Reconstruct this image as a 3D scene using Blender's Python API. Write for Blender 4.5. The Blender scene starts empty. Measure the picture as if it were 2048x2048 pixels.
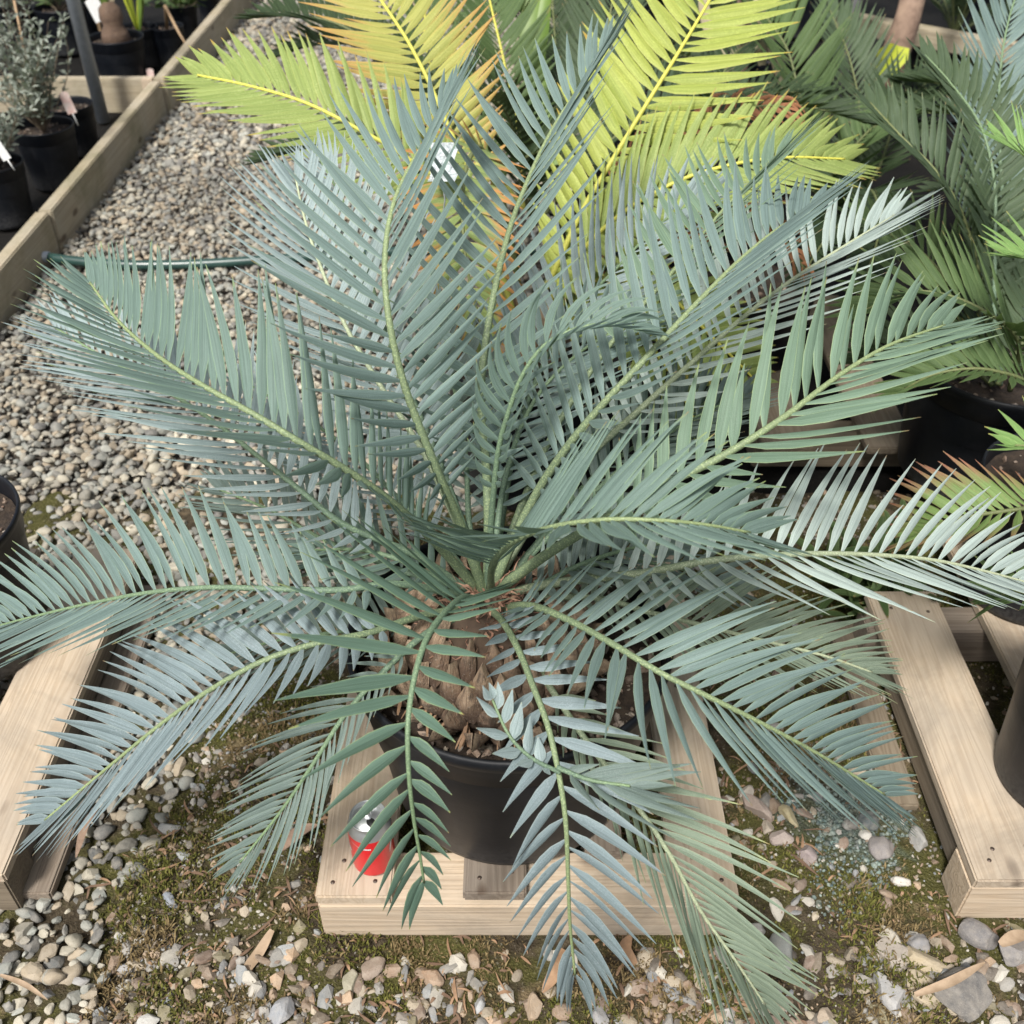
import bpy, bmesh, math, random
import numpy as np
from mathutils import Vector, Matrix, noise
rnd = random.Random(7)
npr = np.random.RandomState(11)
sc = bpy.context.scene
PI = math.pi
R_ = math.radians

# ------------------------------------------------------------------ camera
PITCH = R_(39.6); H = 1.56
cd = bpy.data.cameras.new('camera'); cam = bpy.data.objects.new('camera', cd)
sc.collection.objects.link(cam); sc.camera = cam
cam.location = (0, 0, H); cam.rotation_euler = (PI/2 - PITCH, 0, 0)
cd.sensor_width = 36; cd.lens = 36; cd.clip_start = 0.02; cd.clip_end = 300
cd.dof.use_dof = True; cd.dof.focus_distance = 1.38; cd.dof.aperture_fstop = 6.5
# ------------------------------------------------------------------ sky and sun
SUN_EL, SUN_AZ = 56, 205          # azimuth: where the sun stands, clockwise from +Y
w = bpy.data.worlds.new('World'); sc.world = w; w.use_nodes = True
nt = w.node_tree; nt.nodes.clear()
o_ = nt.nodes.new('ShaderNodeOutputWorld'); bg = nt.nodes.new('ShaderNodeBackground')
sky = nt.nodes.new('ShaderNodeTexSky'); sky.sky_type = 'NISHITA'; sky.sun_disc = False
sky.sun_elevation = R_(SUN_EL); sky.sun_rotation = R_(SUN_AZ); sky.air_density = 1.0; sky.dust_density = 4.0; sky.ozone_density = 0.6
hs = nt.nodes.new('ShaderNodeHueSaturation'); hs.inputs['Saturation'].default_value = 0.5
nt.links.new(sky.outputs[0], hs.inputs['Color']); nt.links.new(hs.outputs[0], bg.inputs[0])
bg.inputs[1].default_value = 0.09; nt.links.new(bg.outputs[0], o_.inputs[0])
sd = bpy.data.lights.new('sun', 'SUN'); sun = bpy.data.objects.new('sun', sd); sc.collection.objects.link(sun)
sd.energy = 3.1; sd.angle = R_(9); sd.color = (1.0, 0.965, 0.91)
az, el = R_(SUN_AZ), R_(SUN_EL)
sdir = Vector((math.sin(az)*math.cos(el), math.cos(az)*math.cos(el), math.sin(el)))
sun.rotation_euler = sdir.to_track_quat('Z', 'Y').to_euler()
sc.view_settings.view_transform = 'Standard'; sc.view_settings.look = 'None'
sc.view_settings.exposure = 0.64; sc.view_settings.gamma = 1.0
sc.render.engine = 'CYCLES'
sc.cycles.max_bounces = 7; sc.cycles.transparent_max_bounces = 6

# ------------------------------------------------------------------ geometry of the view, used to place things at real depths
Fv = Vector((0, math.cos(PITCH), -math.sin(PITCH))); Uv = Vector((0, math.sin(PITCH), math.cos(PITCH))); Rv = Vector((1, 0, 0))
CAM = Vector((0, 0, H))
def W(u, v, d): return CAM + d*(Fv + Rv*((u-1024)/2048) + Uv*((1024-v)/2048))
def G(u, v, z=0.0):
    k = Fv + Rv*((u-1024)/2048) + Uv*((1024-v)/2048)
    return CAM + k*((z-H)/k.z)

# ------------------------------------------------------------------ object helpers
def wloc(p):
    v = Vector((0, 0, 0))
    while p is not None:
        v = v + p.location; p = p.parent
    return v
def props(o, label=None, cat=None, group=None, kind=None):
    if label: o['label'] = label
    if cat: o['category'] = cat
    if group: o['group'] = group
    if kind: o['kind'] = kind
    return o
def thing(name, label, cat, loc=(0, 0, 0), group=None, kind=None):
    o = bpy.data.objects.new(name, None); sc.collection.objects.link(o)
    o.location = loc; o.empty_display_size = 0.05
    return props(o, label, cat, group, kind)
def mk(name, verts, faces, mat, parent=None, smooth=True, attrs=None, loc=None, mats=None, fmat=None):
    """verts in world space"""
    me = bpy.data.meshes.new(name)
    base = wloc(parent) if parent else Vector((0, 0, 0))
    if loc is not None: base = Vector(loc)
    me.from_pydata([tuple(Vector(v)-base) for v in verts], [], faces)
    for m in (mats or [mat]): me.materials.append(m)
    if fmat is not None: me.polygons.foreach_set('material_index', fmat)
    me.polygons.foreach_set('use_smooth', [smooth]*len(me.polygons))
    if attrs:
        for k, a in attrs.items():
            at = me.attributes.new(k, 'FLOAT', 'POINT'); at.data.foreach_set('value', a)
    me.update()
    o = bpy.data.objects.new(name, me); sc.collection.objects.link(o)
    if parent: o.parent = parent
    if loc is not None: o.location = loc
    return o
class MB:
    def __init__(s): s.v = []; s.f = []; s.a = {}
    def add(s, vs, fs, **at):
        b = len(s.v); s.v += list(vs); s.f += [tuple(i+b for i in f) for f in fs]
        for k, x in at.items():
            s.a.setdefault(k, []).extend(x if hasattr(x, '__len__') else [x]*len(vs))
    def build(s, name, mat, parent=None, smooth=True, loc=None): return mk(name, s.v, s.f, mat, parent, smooth, s.a or None, loc)
def tube(mb, pts, rads, n=8, cap=True, **at):
    pts = [Vector(p) for p in pts]; vs = []; fs = []
    up = None
    for i, p in enumerate(pts):
        t = (pts[min(i+1, len(pts)-1)] - pts[max(i-1, 0)]).normalized()
        if up is None: up = t.orthogonal().normalized()
        up = (up - t*up.dot(t)).normalized(); s_ = t.cross(up)
        r = rads[i] if hasattr(rads, '__len__') else rads
        for k in range(n):
            a = 2*PI*k/n; vs.append(p + (up*math.cos(a) + s_*math.sin(a))*r)
    for i in range(len(pts)-1):
        for k in range(n):
            a = i*n+k; b = i*n+(k+1) % n; fs.append((a, b, b+n, a+n))
    if cap: fs.append(tuple(range(n))[::-1]); fs.append(tuple((len(pts)-1)*n+k for k in range(n)))
    if 'lv' in at: at['lv'] = [x for x in at['lv'] for _ in range(n)]
    mb.add(vs, fs, **at)
def lathe(prof, c, n=64, mb=None, wob=0.0):
    mb = mb or MB(); vs = []; fs = []
    for (r, z) in prof:
        for k in range(n):
            a = 2*PI*k/n; rr = r*(1+wob*math.sin(2*a+1)+wob*.5*math.sin(3*a))
            vs.append(Vector((c[0]+rr*math.cos(a), c[1]+rr*math.sin(a), c[2]+z)))
    for i in range(len(prof)-1):
        for k in range(n):
            a = i*n+k; b = i*n+(k+1) % n; fs.append((a, b, b+n, a+n))
    mb.add(vs, fs); return mb
def catmull(P, n):
    P = [Vector(p) for p in P]; P = [P[0]*2-P[1]] + P + [P[-1]*2-P[-2]]
    out = []
    for i in range(1, len(P)-2):
        for k in range(12):
            t = k/12; a, b, c, d = P[i-1:i+3]
            out.append(0.5*((2*b)+(c-a)*t+(2*a-5*b+4*c-d)*t*t+(3*b-a-3*c+d)*t**3))
    out.append(P[-2])
    L = [0]
    for i in range(1, len(out)): L.append(L[-1]+(out[i]-out[i-1]).length)
    res = []; j = 0
    for k in range(n):
        s = L[-1]*k/(n-1)
        while j < len(L)-2 and L[j+1] < s: j += 1
        f = (s-L[j])/max(1e-9, L[j+1]-L[j]); res.append(out[j].lerp(out[j+1], min(1, f)))
    return res, L[-1]

# ------------------------------------------------------------------ materials
def newmat(name):
    m = bpy.data.materials.new(name); m.use_nodes = True; t = m.node_tree; t.nodes.clear()
    out = t.nodes.new('ShaderNodeOutputMaterial'); b = t.nodes.new('ShaderNodeBsdfPrincipled')
    t.links.new(b.outputs[0], out.inputs[0]); return m, t, b, out
class NG:
    def __init__(s, t): s.t = t
    def n(s, ty, **kw):
        x = s.t.nodes.new(ty)
        for k, v in kw.items(): setattr(x, k, v)
        return x
    def lk(s, a, b): s.t.links.new(a, b)
    def val(s, x, sock):
        if isinstance(x, (int, float)): sock.default_value = x
        elif isinstance(x, (tuple, list)): sock.default_value = tuple(x)+((1,) if len(x) == 3 and sock.type == 'RGBA' else ())
        else: s.lk(x, sock)
    def math(s, op, a, b=0.0, c=None):
        x = s.n('ShaderNodeMath', operation=op); s.val(a, x.inputs[0]); s.val(b, x.inputs[1])
        if c is not None: s.val(c, x.inputs[2])
        return x.outputs[0]
    def mix(s, f, a, b, bt='MIX'):
        x = s.n('ShaderNodeMix', data_type='RGBA', blend_type=bt); s.val(f, x.inputs[0]); s.val(a, x.inputs[6]); s.val(b, x.inputs[7]); return x.outputs[2]
    def noise(s, scale, vec=None, det=3, rough=.55, dist=0):
        x = s.n('ShaderNodeTexNoise'); x.inputs['Scale'].default_value = scale; x.inputs['Detail'].default_value = det
        x.inputs['Roughness'].default_value = rough; x.inputs['Distortion'].default_value = dist
        if vec is not None: s.lk(vec, x.inputs['Vector'])
        return x.outputs[0]
    def ramp(s, f, lo, hi, a=0.0, b=1.0):
        x = s.n('ShaderNodeMapRange'); x.inputs[1].default_value = lo; x.inputs[2].default_value = hi
        x.inputs[3].default_value = a; x.inputs[4].default_value = b; s.val(f, x.inputs[0]); return x.outputs[0]
    def attr(s, nm): return s.n('ShaderNodeAttribute', attribute_name=nm).outputs['Fac']
    def obj(s): return s.n('ShaderNodeTexCoord').outputs['Object']
    def bump(s, h, st, dist, b):
        x = s.n('ShaderNodeBump'); x.inputs['Strength'].default_value = st; x.inputs['Distance'].default_value = dist
        s.lk(h, x.inputs['Height']); s.lk(x.outputs[0], b.inputs['Normal'])
def leafmat(name, c1, c2, edge, tip, tipw=(0.85, 1.0), bloom=0.3, bloomc=(.42, .48, .48), trans=.18, transc=None, rough=.5, spk=900, tipedge=0.0, veins=.5):
    m, t, b, out = newmat(name); g = NG(t)
    lu, lv, lr, fv = g.attr('lu'), g.attr('lv'), g.attr('lr'), g.attr('fv')
    obj = g.obj()
    col = g.mix(lr, c1, c2)
    big = g.noise(9, obj, 2)
    col = g.mix(g.ramp(big, .3, .7, 0, .35), col, tuple(x*.72 for x in c1))
    # long fine veins
    cw = g.n('ShaderNodeCombineXYZ'); g.lk(g.math('MULTIPLY', lu, 34), cw.inputs[0]); g.lk(g.math('MULTIPLY', lv, 2.0), cw.inputs[1]); g.lk(g.math('MULTIPLY', lr, 50), cw.inputs[2])
    vn = g.noise(1.0, cw.outputs[0], 1)
    col = g.mix(g.ramp(vn, .35, .65, 0, veins), col, tuple(min(1, x*1.5+.02) for x in c2))
    # waxy bloom speckle
    sp = g.noise(spk, obj, 2, .7)
    sp2 = g.noise(28, obj, 3, .6)
    bf = g.math('MULTIPLY', g.ramp(sp, .5, .62), g.ramp(sp2, .38, .66, .15, 1.0))
    col = g.mix(g.math('MULTIPLY', bf, bloom), col, bloomc)
    # tip colour
    te = g.math('ADD', lv, g.math('MULTIPLY', g.math('ABSOLUTE', g.math('SUBTRACT', lu, .5)), tipedge))
    te = g.math('ADD', te, g.ramp(sp2, .3, .7, -.08, .08))
    tf = g.ramp(te, tipw[0], tipw[1])
    col = g.mix(tf, col, tip)
    # margin
    eu = g.math('ABSOLUTE', g.math('SUBTRACT', lu, .5))
    col = g.mix(g.ramp(eu, .42, .5, 0, .75), col, edge)
    col = g.mix(g.ramp(eu, .0, .09, .35, 0), col, tuple(x*.55 for x in c1))
    bt_ = g.math('MULTIPLY', g.ramp(lv, .95, .99), g.ramp(g.math('FRACT', g.math('MULTIPLY', lr, 7.3)), .6, .7))
    col = g.mix(g.math('MULTIPLY', bt_, .85), col, (.30, .20, .10))
    g.lk(col, b.inputs['Base Color']); b.inputs['Roughness'].default_value = rough
    b.inputs['Specular IOR Level'].default_value = .2
    g.bump(g.math('ADD', vn, g.math('MULTIPLY', sp, .3)), .35, .0012, b)
    if trans:
        tr = g.n('ShaderNodeBsdfTranslucent'); mx = g.n('ShaderNodeMixShader'); mx.inputs[0].default_value = trans
        if transc: tr.inputs[0].default_value = (*transc, 1); 
        else: g.lk(g.mix(.5, col, (.25, .38, .08)), tr.inputs[0])
        g.lk(b.outputs[0], mx.inputs[1]); g.lk(tr.outputs[0], mx.inputs[2]); g.lk(mx.outputs[0], out.inputs[0])
    return m
def rachmat(name, c0, c1, bloom=.4):
    m, t, b, out = newmat(name); g = NG(t); lv = g.attr('lv'); obj = g.obj()
    col = g.mix(g.ramp(lv, .3, .95), c0, c1)
    sp = g.noise(420, obj, 2, .6)
    col = g.mix(g.ramp(sp, .5, .65, 0, bloom), col, tuple(min(1, x*1.9+.05) for x in c1))
    col = g.mix(g.ramp(g.noise(60, obj), .55, .8, 0, .4), col, tuple(x*.55 for x in c0))
    g.lk(col, b.inputs['Base Color']); b.inputs['Roughness'].default_value = .6; g.bump(sp, .5, .0015, b); return m
def simple(name, c, rough=.5, c2=None, sc_=20, metal=0, bump=0, spec=.5, bd=.002):
    m, t, b, out = newmat(name); g = NG(t); obj = g.obj()
    nz = g.noise(sc_, obj, 5, .6)
    g.lk(g.mix(g.ramp(nz, .3, .7), c, c2 or tuple(x*.75 for x in c)), b.inputs['Base Color'])
    b.inputs['Roughness'].default_value = rough; b.inputs['Metallic'].default_value = metal; b.inputs['Specular IOR Level'].default_value = spec
    if bump: g.bump(nz, bump, bd, b)
    return m
def woodmat(name, light, dark, grey, greyf=.3, knots=True, rough=.75, stain=None):
    m, t, b, out = newmat(name); g = NG(t); obj = g.obj()
    oi = g.n('ShaderNodeObjectInfo').outputs['Random']
    mp = g.n('ShaderNodeVectorMath', operation='ADD'); g.lk(obj, mp.inputs[0])
    cx = g.n('ShaderNodeCombineXYZ'); g.lk(g.math('MULTIPLY', oi, 37), cx.inputs[0]); g.lk(g.math('MULTIPLY', oi, 11), cx.inputs[1]); g.lk(g.math('MULTIPLY', oi, 5.3), cx.inputs[2]); g.lk(cx.outputs[0], mp.inputs[1])
    sv = g.n('ShaderNodeVectorMath', operation='MULTIPLY'); g.lk(mp.outputs[0], sv.inputs[0]); sv.inputs[1].default_value = (.45, 13, 13)
    n1 = g.noise(2.2, sv.outputs[0], 2, .5, .6)
    rings = g.math('FRACT', g.math('MULTIPLY', n1, 9))
    rings = g.math('ABSOLUTE', g.math('SUBTRACT', rings, .5))
    s2 = g.n('ShaderNodeVectorMath', operation='MULTIPLY'); g.lk(mp.outputs[0], s2.inputs[0]); s2.inputs[1].default_value = (6, 260, 260)
    fine = g.noise(1.5, s2.outputs[0], 3, .7)
    rings = g.ramp(rings, .0, .42)
    col = g.mix(g.math('MULTIPLY', g.math('SUBTRACT', 1.0, rings), .55), light, dark)
    col = g.mix(g.ramp(fine, .45, .8, 0, .4), col, dark)
    pt = g.noise(5, mp.outputs[0], 4, .6)
    col = g.mix(g.ramp(pt, .4, .75, 0, greyf), col, grey)
    if knots:
        vo = g.n('ShaderNodeTexVoronoi'); vo.inputs['Scale'].default_value = 4.5
        s3 = g.n('ShaderNodeVectorMath', operation='MULTIPLY'); g.lk(mp.outputs[0], s3.inputs[0]); s3.inputs[1].default_value = (.8, 2.0, 2.0)
        g.lk(s3.outputs[0], vo.inputs['Vector'])
        k = g.ramp(g.math('ADD', vo.outputs['Distance'], g.math('MULTIPLY', fine, .04)), .09, .15, .8, 0)
        col = g.mix(k, col, (.075, .045, .028))
    if stain:
        col = g.mix(g.ramp(g.noise(3.0, mp.outputs[0], 6, .72, .6), .47, .70, 0, .6), col, stain)
    g.lk(col, b.inputs['Base Color']); b.inputs['Roughness'].default_value = rough; b.inputs['Specular IOR Level'].default_value = .25
    g.bump(g.math('ADD', fine, rings), .3, .0015, b); return m

M = {}
TE = (.30, .36, .16)
M['blue'] = leafmat('glaucous_leaf', (.122, .178, .165), (.158, .225, .208), (.33, .42, .28), (.26, .33, .15), (.93, 1.02), .22)
M['teal'] = leafmat('teal_leaf', (.112, .168, .145), (.145, .212, .18), (.30, .42, .24), (.28, .34, .12), (.92, 1.02), .12)
M['green'] = leafmat('green_glaucous_leaf', (.122, .19, .132), (.158, .235, .165), (.36, .46, .25), (.30, .36, .14), (.9, 1.02), .12)
M['deep'] = leafmat('young_green_leaf', (.075, .128, .095), (.10, .165, .122), (.30, .40, .20), (.35, .38, .12), (.93, 1.02), .05)
M['silver'] = leafmat('silver_leaf', (.21, .275, .275), (.275, .345, .345), (.42, .5, .45), (.36, .40, .30), (.95, 1.02), .5, (.5, .58, .6))
M['bright'] = leafmat('pale_silver_leaf', (.30, .37, .345), (.36, .435, .40), (.55, .62, .5), (.45, .5, .36), (.95, 1.02), .35, (.6, .67, .66))
M['dull'] = leafmat('dusty_leaf', (.115, .158, .142), (.145, .195, .175), (.24, .29, .2), (.2, .24, .14), (.93, 1.02), .5, (.32, .37, .36))
M['steel'] = leafmat('speckled_blue_leaf', (.155, .205, .215), (.195, .25, .265), (.33, .4, .38), (.28, .33, .25), (.95, 1.02), .5, (.36, .42, .44), spk=520)
M['sage'] = leafmat('sage_leaf', (.16, .21, .155), (.205, .26, .19), (.38, .44, .28), (.38, .42, .2), (.9, 1.02), .35, (.45, .5, .42))
YB = dict(bloom=.35, spk=330, rough=.45, trans=.22)
M['yellow'] = leafmat('lime_leaf', (.235, .30, .06), (.335, .375, .085), (.50, .51, .16), (.55, .35, .07), (.93, 1.02), bloomc=(.7, .8, .2), transc=(.32, .40, .07), **YB)
M['lime'] = leafmat('pale_lime_leaf', (.20, .27, .075), (.27, .335, .10), (.46, .48, .16), (.55, .34, .07), (.9, 1.03), bloomc=(.62, .7, .3), transc=(.26, .36, .1), **YB)
M['orange'] = leafmat('orange_tipped_leaf', (.27, .30, .075), (.38, .37, .10), (.58, .5, .16), (.52, .29, .10), (.55, 1.05), bloomc=(.72, .7, .25), transc=(.42, .42, .09), tipedge=.6, **YB)
M['rust'] = leafmat('rust_tipped_leaf', (.17, .23, .08), (.22, .29, .10), (.4, .3, .12), (.55, .25, .09), (.5, .85), bloomc=(.4, .42, .22), transc=(.3, .35, .1), tipedge=.6, **YB)
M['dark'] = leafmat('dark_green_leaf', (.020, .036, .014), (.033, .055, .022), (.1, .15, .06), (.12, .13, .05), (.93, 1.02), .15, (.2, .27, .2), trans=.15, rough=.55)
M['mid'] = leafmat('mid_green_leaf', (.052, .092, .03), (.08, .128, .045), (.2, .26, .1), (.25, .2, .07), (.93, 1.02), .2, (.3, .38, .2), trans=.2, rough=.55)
M['fresh'] = leafmat('fresh_green_leaf', (.14, .26, .07), (.19, .32, .10), (.4, .5, .2), (.4, .36, .1), (.93, 1.02), .2, (.5, .6, .3), trans=.25)
M['red'] = leafmat('reddening_leaf', (.13, .2, .06), (.17, .26, .08), (.3, .2, .12), (.32, .14, .09), (.45, .9), .2, (.3, .3, .2), trans=.2)
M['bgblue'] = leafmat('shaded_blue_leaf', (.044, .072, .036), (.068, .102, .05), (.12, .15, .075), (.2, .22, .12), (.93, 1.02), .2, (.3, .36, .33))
M['dead'] = leafmat('dead_leaf', (.23, .095, .045), (.36, .16, .08), (.38, .2, .1), (.3, .14, .07), (.9, 1.02), .2, (.45, .25, .15), trans=.1)
M['rach'] = rachmat('rachis_green', (.14, .19, .11), (.24, .30, .135))
M['rachd'] = rachmat('rachis_grey_green', (.11, .17, .115), (.165, .24, .12))
M['rachp'] = rachmat('rachis_cream', (.21, .26, .16), (.42, .46, .30), .3)
M['rachy'] = rachmat('rachis_yellow', (.42, .42, .08), (.66, .62, .10), .2)
M['rachk'] = rachmat('rachis_dark', (.09, .11, .04), (.16, .18, .07), .2)
M['pot'] = None
def potmat():
    m, t, b, out = newmat('black_plastic'); g = NG(t); obj = g.obj()
    st = g.n('ShaderNodeVectorMath', operation='MULTIPLY'); g.lk(obj, st.inputs[0]); st.inputs[1].default_value = (14, 14, 60)
    n1 = g.noise(1, st.outputs[0], 4, .7); n2 = g.noise(6, obj, 5, .65)
    n3 = g.noise(130, obj, 3, .6)
    sep = g.n('ShaderNodeSeparateXYZ'); g.lk(obj, sep.inputs[0])
    low = g.ramp(g.math('ADD', sep.outputs[2], g.math('MULTIPLY', n2, -.12)), -.06, .02, 1, 0)
    d = g.math('MAXIMUM', g.math('MULTIPLY', g.ramp(n2, .45, .75), .3), g.math('MULTIPLY', low, g.ramp(n3, .3, .6)))
    s2 = g.n('ShaderNodeVectorMath', operation='MULTIPLY'); g.lk(obj, s2.inputs[0]); s2.inputs[1].default_value = (40, 40, 4)
    n5 = g.noise(1, s2.outputs[0], 4, .7, .5)
    d = g.math('ADD', d, g.math('ADD', g.ramp(n1, .62, .72, 0, .2), g.ramp(n5, .58, .75, 0, .3)))
    d = g.math('MULTIPLY', d, .6)
    g.lk(g.mix(d, (.005, .0065, .010), (.075, .075, .075)), b.inputs['Base Color'])
    g.lk(g.ramp(n2, .3, .7, .36, .55), b.inputs['Roughness']); b.inputs['Specular IOR Level'].default_value = .35; g.bump(n3, .12, .001, b); return m
M['pot'] = potmat()
M['soil'] = simple('potting_soil', (.018, .012, .009), .95, (.05, .034, .022), 90, bump=1, bd=.006)
M['wood'] = woodmat('new_pine', (.54, .44, .325), (.36, .265, .175), (.34, .305, .26), .6, stain=(.19, .165, .135))
M['woodg'] = woodmat('grey_wood', (.25, .205, .16), (.12, .09, .065), (.2, .18, .16), .5)
M['woodw'] = woodmat('weathered_timber', (.42, .36, .26), (.26, .21, .14), (.34, .32, .26), .6, stain=(.12, .12, .045))
M['woodd'] = woodmat('dirty_wood', (.22, .18, .13), (.12, .09, .06), (.12, .105, .09), .6)
M['steelpipe'] = simple('galvanised_pipe', (.40, .44, .48), .4, (.30, .34, .37), 40, .2)
M['greypipe'] = simple('grey_conduit', (.36, .36, .37), .6, (.26, .26, .26), 30)
M['hose'] = simple('green_hose_rubber', (.018, .045, .04), .28, (.03, .07, .06), 8)
M['white'] = simple('white_tag_plastic', (.75, .76, .74), .5, (.62, .63, .62), 60)
M['pink'] = simple('pink_tag_plastic', (.7, .42, .36), .5, (.75, .7, .66), 30)
M['bamboo'] = simple('bamboo', (.42, .29, .17), .6, (.3, .2, .11), 30)
M['trunk'] = simple('brown_trunk', (.30, .21, .15), .85, (.17, .11, .08), 25, bump=.8, bd=.01)
M['can_red'] = simple('red_can_paint', (.66, .012, .02), .3, (.60, .01, .018), 5)
M['can_al'] = simple('aluminium', (.75, .77, .78), .38, (.62, .64, .65), 30, .85)
M['can_hole'] = simple('dark_opening', (.02, .02, .02), .6)
M['can_white'] = simple('can_white_print', (.78, .78, .78), .35)
M['foil'] = simple('foil_label', (.5, .56, .58), .35, (.85, .9, .9), 120, .5, 1, bd=.01)
M['silvleaf'] = leafmat('silver_grey_small_leaf', (.17, .20, .16), (.30, .33, .28), (.4, .42, .38), (.4, .4, .35), (.95, 1.0), .4, (.5, .52, .5))
M['twig'] = simple('twig_bark', (.2, .16, .11), .85, (.12, .09, .06), 60)
M['dry'] = simple('dry_leaf_tan', (.34, .21, .12), .75, (.20, .12, .07), 70, bump=.4)
M['dryp'] = simple('dry_leaf_pale', (.42, .31, .21), .7, (.27, .19, .12), 50, bump=.4)
M['yleaf'] = simple('yellow_broad_leaf', (.46, .50, .05), .5, (.38, .45, .04), 25)
M['strap'] = simple('lime_strap_leaf', (.11, .19, .03), .5, (.15, .23, .04), 12)
M['khaki'] = simple('withered_stalk', (.34, .31, .19), .7, (.25, .2, .13), 18)
def stonemat(name, spk=200, spkc=.5):
    m, t, b, out = newmat(name); g = NG(t); obj = g.obj()
    at = g.n('ShaderNodeAttribute', attribute_name='Col').outputs['Color']
    n1 = g.noise(60, obj, 4, .65); n2 = g.noise(spk*3, obj, 2, .6)
    col = g.mix(g.ramp(n1, .35, .7, 0, .5), at, (.10, .085, .07), 'MULTIPLY')
    col = g.mix(g.ramp(n1, .3, .7, 0, .35), at, (.45, .40, .33))
    col = g.mix(g.ramp(n2, .6, .75, 0, .4), col, (.42, .40, .37)); col = g.mix(g.ramp(n2, .28, .4, .45, 0), col, (.06, .05, .045))
    g.lk(col, b.inputs['Base Color']); b.inputs['Roughness'].default_value = .72; b.inputs['Specular IOR Level'].default_value = .3
    g.bump(g.math('ADD', n1, g.math('MULTIPLY', n2, .4)), .5, .003, b); return m
M['stone'] = stonemat('pebble_stone')

# ------------------------------------------------------------------ frond builder
def smooth_lerp(tab, t):
    for i in range(len(tab)-1):
        if t <= tab[i+1][0]:
            a, b = tab[i], tab[i+1]; f = (t-a[0])/(b[0]-a[0]); f = f*f*(3-2*f); return a[1]+(b[1]-a[1])*f
    return tab[-1][1]
LEN = [(0, .30), (.12, .62), (.35, 1.0), (.65, .97), (.88, .72), (1, .42)]
def frond(parent, P, leaf='blue', rach='rach', L=.165, wd=.0075, sp=.0235, s0=.2, lift=24, liftt=36, a0=70, a1=50, a2=18, curve=7,
          droop=3, twist=0, twt=0, r0=.0062, r1=.0016, inw=None, seed=None, lentab=LEN, nrm=(0, 0, 1), jit=4, px=True, seg=6, name='frond', tw=18, wide=0.30, lopL=1.0, lopR=1.0, label=None, bladerot=0, own=False):
    r = random.Random(seed if seed is not None else rnd.random())
    if parent is not None and parent.name == 'cycad' and not own: L, sp, wd = L*1.10, sp*.82, wd*.90
    elif not own: sp = sp*.82
    if nrm == (0, 0, 1) and px: nrm = (0, -.28, 1)
    pts = [W(*p) for p in P] if px else [Vector(p) for p in P]
    N = 60; C, Lt = catmull(pts, N)
    T = [(C[min(i+1, N-1)]-C[max(i-1, 0)]).normalized() for i in range(N)]
    NN = []
    for i in range(N):
        h = Vector(nrm)
        if inw is not None:
            q = Vector(inw)-C[i]; q.z = 0; h = h + q.normalized()*.35*(1-i/N)
        x = h - T[i]*h.dot(T[i])
        NN.append(x)
    for _ in range(6):
        NN = [NN[max(i-1, 0)]+NN[i]+NN[min(i+1, N-1)] for i in range(N)]
        NN = [(x-T[i]*x.dot(T[i])).normalized() for i, x in enumerate(NN)]
    NN = [(Matrix.Rotation(R_(twist+twt*i/N), 3, T[i]) @ x) for i, x in enumerate(NN)]
    rm = MB()
    tube(rm, C, [r0+(r1-r0)*(i/(N-1))**.8 for i in range(N)], 7, lv=[i/(N-1) for i in range(N)])
    mb = MB(); cnt = max(4, int(Lt*(1-s0)/sp))
    for side in (-1, 1):
        for k in range(cnt+1):
            q = (k + (.5 if side > 0 else 0) + r.uniform(-.12, .12))/cnt
            q = min(1, max(0, q)); s = s0+(1-s0)*q*.995
            fi = s*(N-1); i = min(N-2, int(fi)); f = fi-i
            p = C[i].lerp(C[i+1], f); t = T[i].lerp(T[i+1], f).normalized(); n = NN[i].lerp(NN[i+1], f).normalized()
            sd_ = t.cross(n).normalized()*side
            if q < .5: ang = a0+(a1-a0)*(q/.5)
            else: ang = a1+(a2-a1)*((q-.5)/.5)**1.6
            ang = R_(ang+r.uniform(-jit, jit)); li = R_(lift+(liftt-lift)*max(0, q-.4)/.6+r.uniform(-jit, jit))
            out = sd_*math.cos(li)+n*math.sin(li)
            D = (t*math.cos(ang)+out*math.sin(ang)).normalized()
            ln = L*smooth_lerp(lentab, q)*r.uniform(.94, 1.05)*(lopR if side > 0 else lopL)
            if r.random() < .015: ln *= .55
            rr = r.random(); ww = wd*r.uniform(.9, 1.08)*(.75+.25*min(1, ln/L))
            Wd = (t - D*t.dot(D)).normalized()
            tt = R_(r.uniform(-tw, tw)+bladerot*side); Wd = (Matrix.Rotation(tt, 3, D) @ Wd)
            cv = R_(curve+r.uniform(-5, 5)); dr = R_(droop+r.uniform(-4, 4))
            vs = []; fs = []; lu = []; lv = []
            pos = p + D*(.002); d = D.copy()
            axc = d.cross(t).normalized() if d.cross(t).length > 1e-4 else n
            for j in range(seg+1):
                x = j/seg
                if x < wide: wv = .24+.76*math.sin(x/wide*PI/2)**.8
                else: wv = max(.0, 1-((x-wide)/(1-wide))**1.35)
                wv = wv*ww if j < seg else 0.0004
                bn = d.cross(Wd).normalized()*side
                lift_ = wv*.5
                vs += [pos-Wd*wv+bn*lift_*-1, pos, pos+Wd*wv+bn*lift_*-1]
                if False: pass
                lu += [0, .5, 1]; lv += [x]*3
                if j < seg:
                    pos = pos + d*(ln/seg)
                    Rm = Matrix.Rotation(cv/seg, 3, axc); d = Rm @ d; Wd = Rm @ Wd
                    ax2 = d.cross(Vector((0, 0, -1)))
                    if ax2.length > 1e-3:
                        Rm = Matrix.Rotation(dr/seg, 3, ax2.normalized()); d = Rm @ d; Wd = Rm @ Wd
                    b = j*3; fs += [(b, b+1, b+4, b+3), (b+1, b+2, b+5, b+4)]
            mb.add(vs, fs, lu=lu, lv=lv, lr=rr, fv=q)
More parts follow.
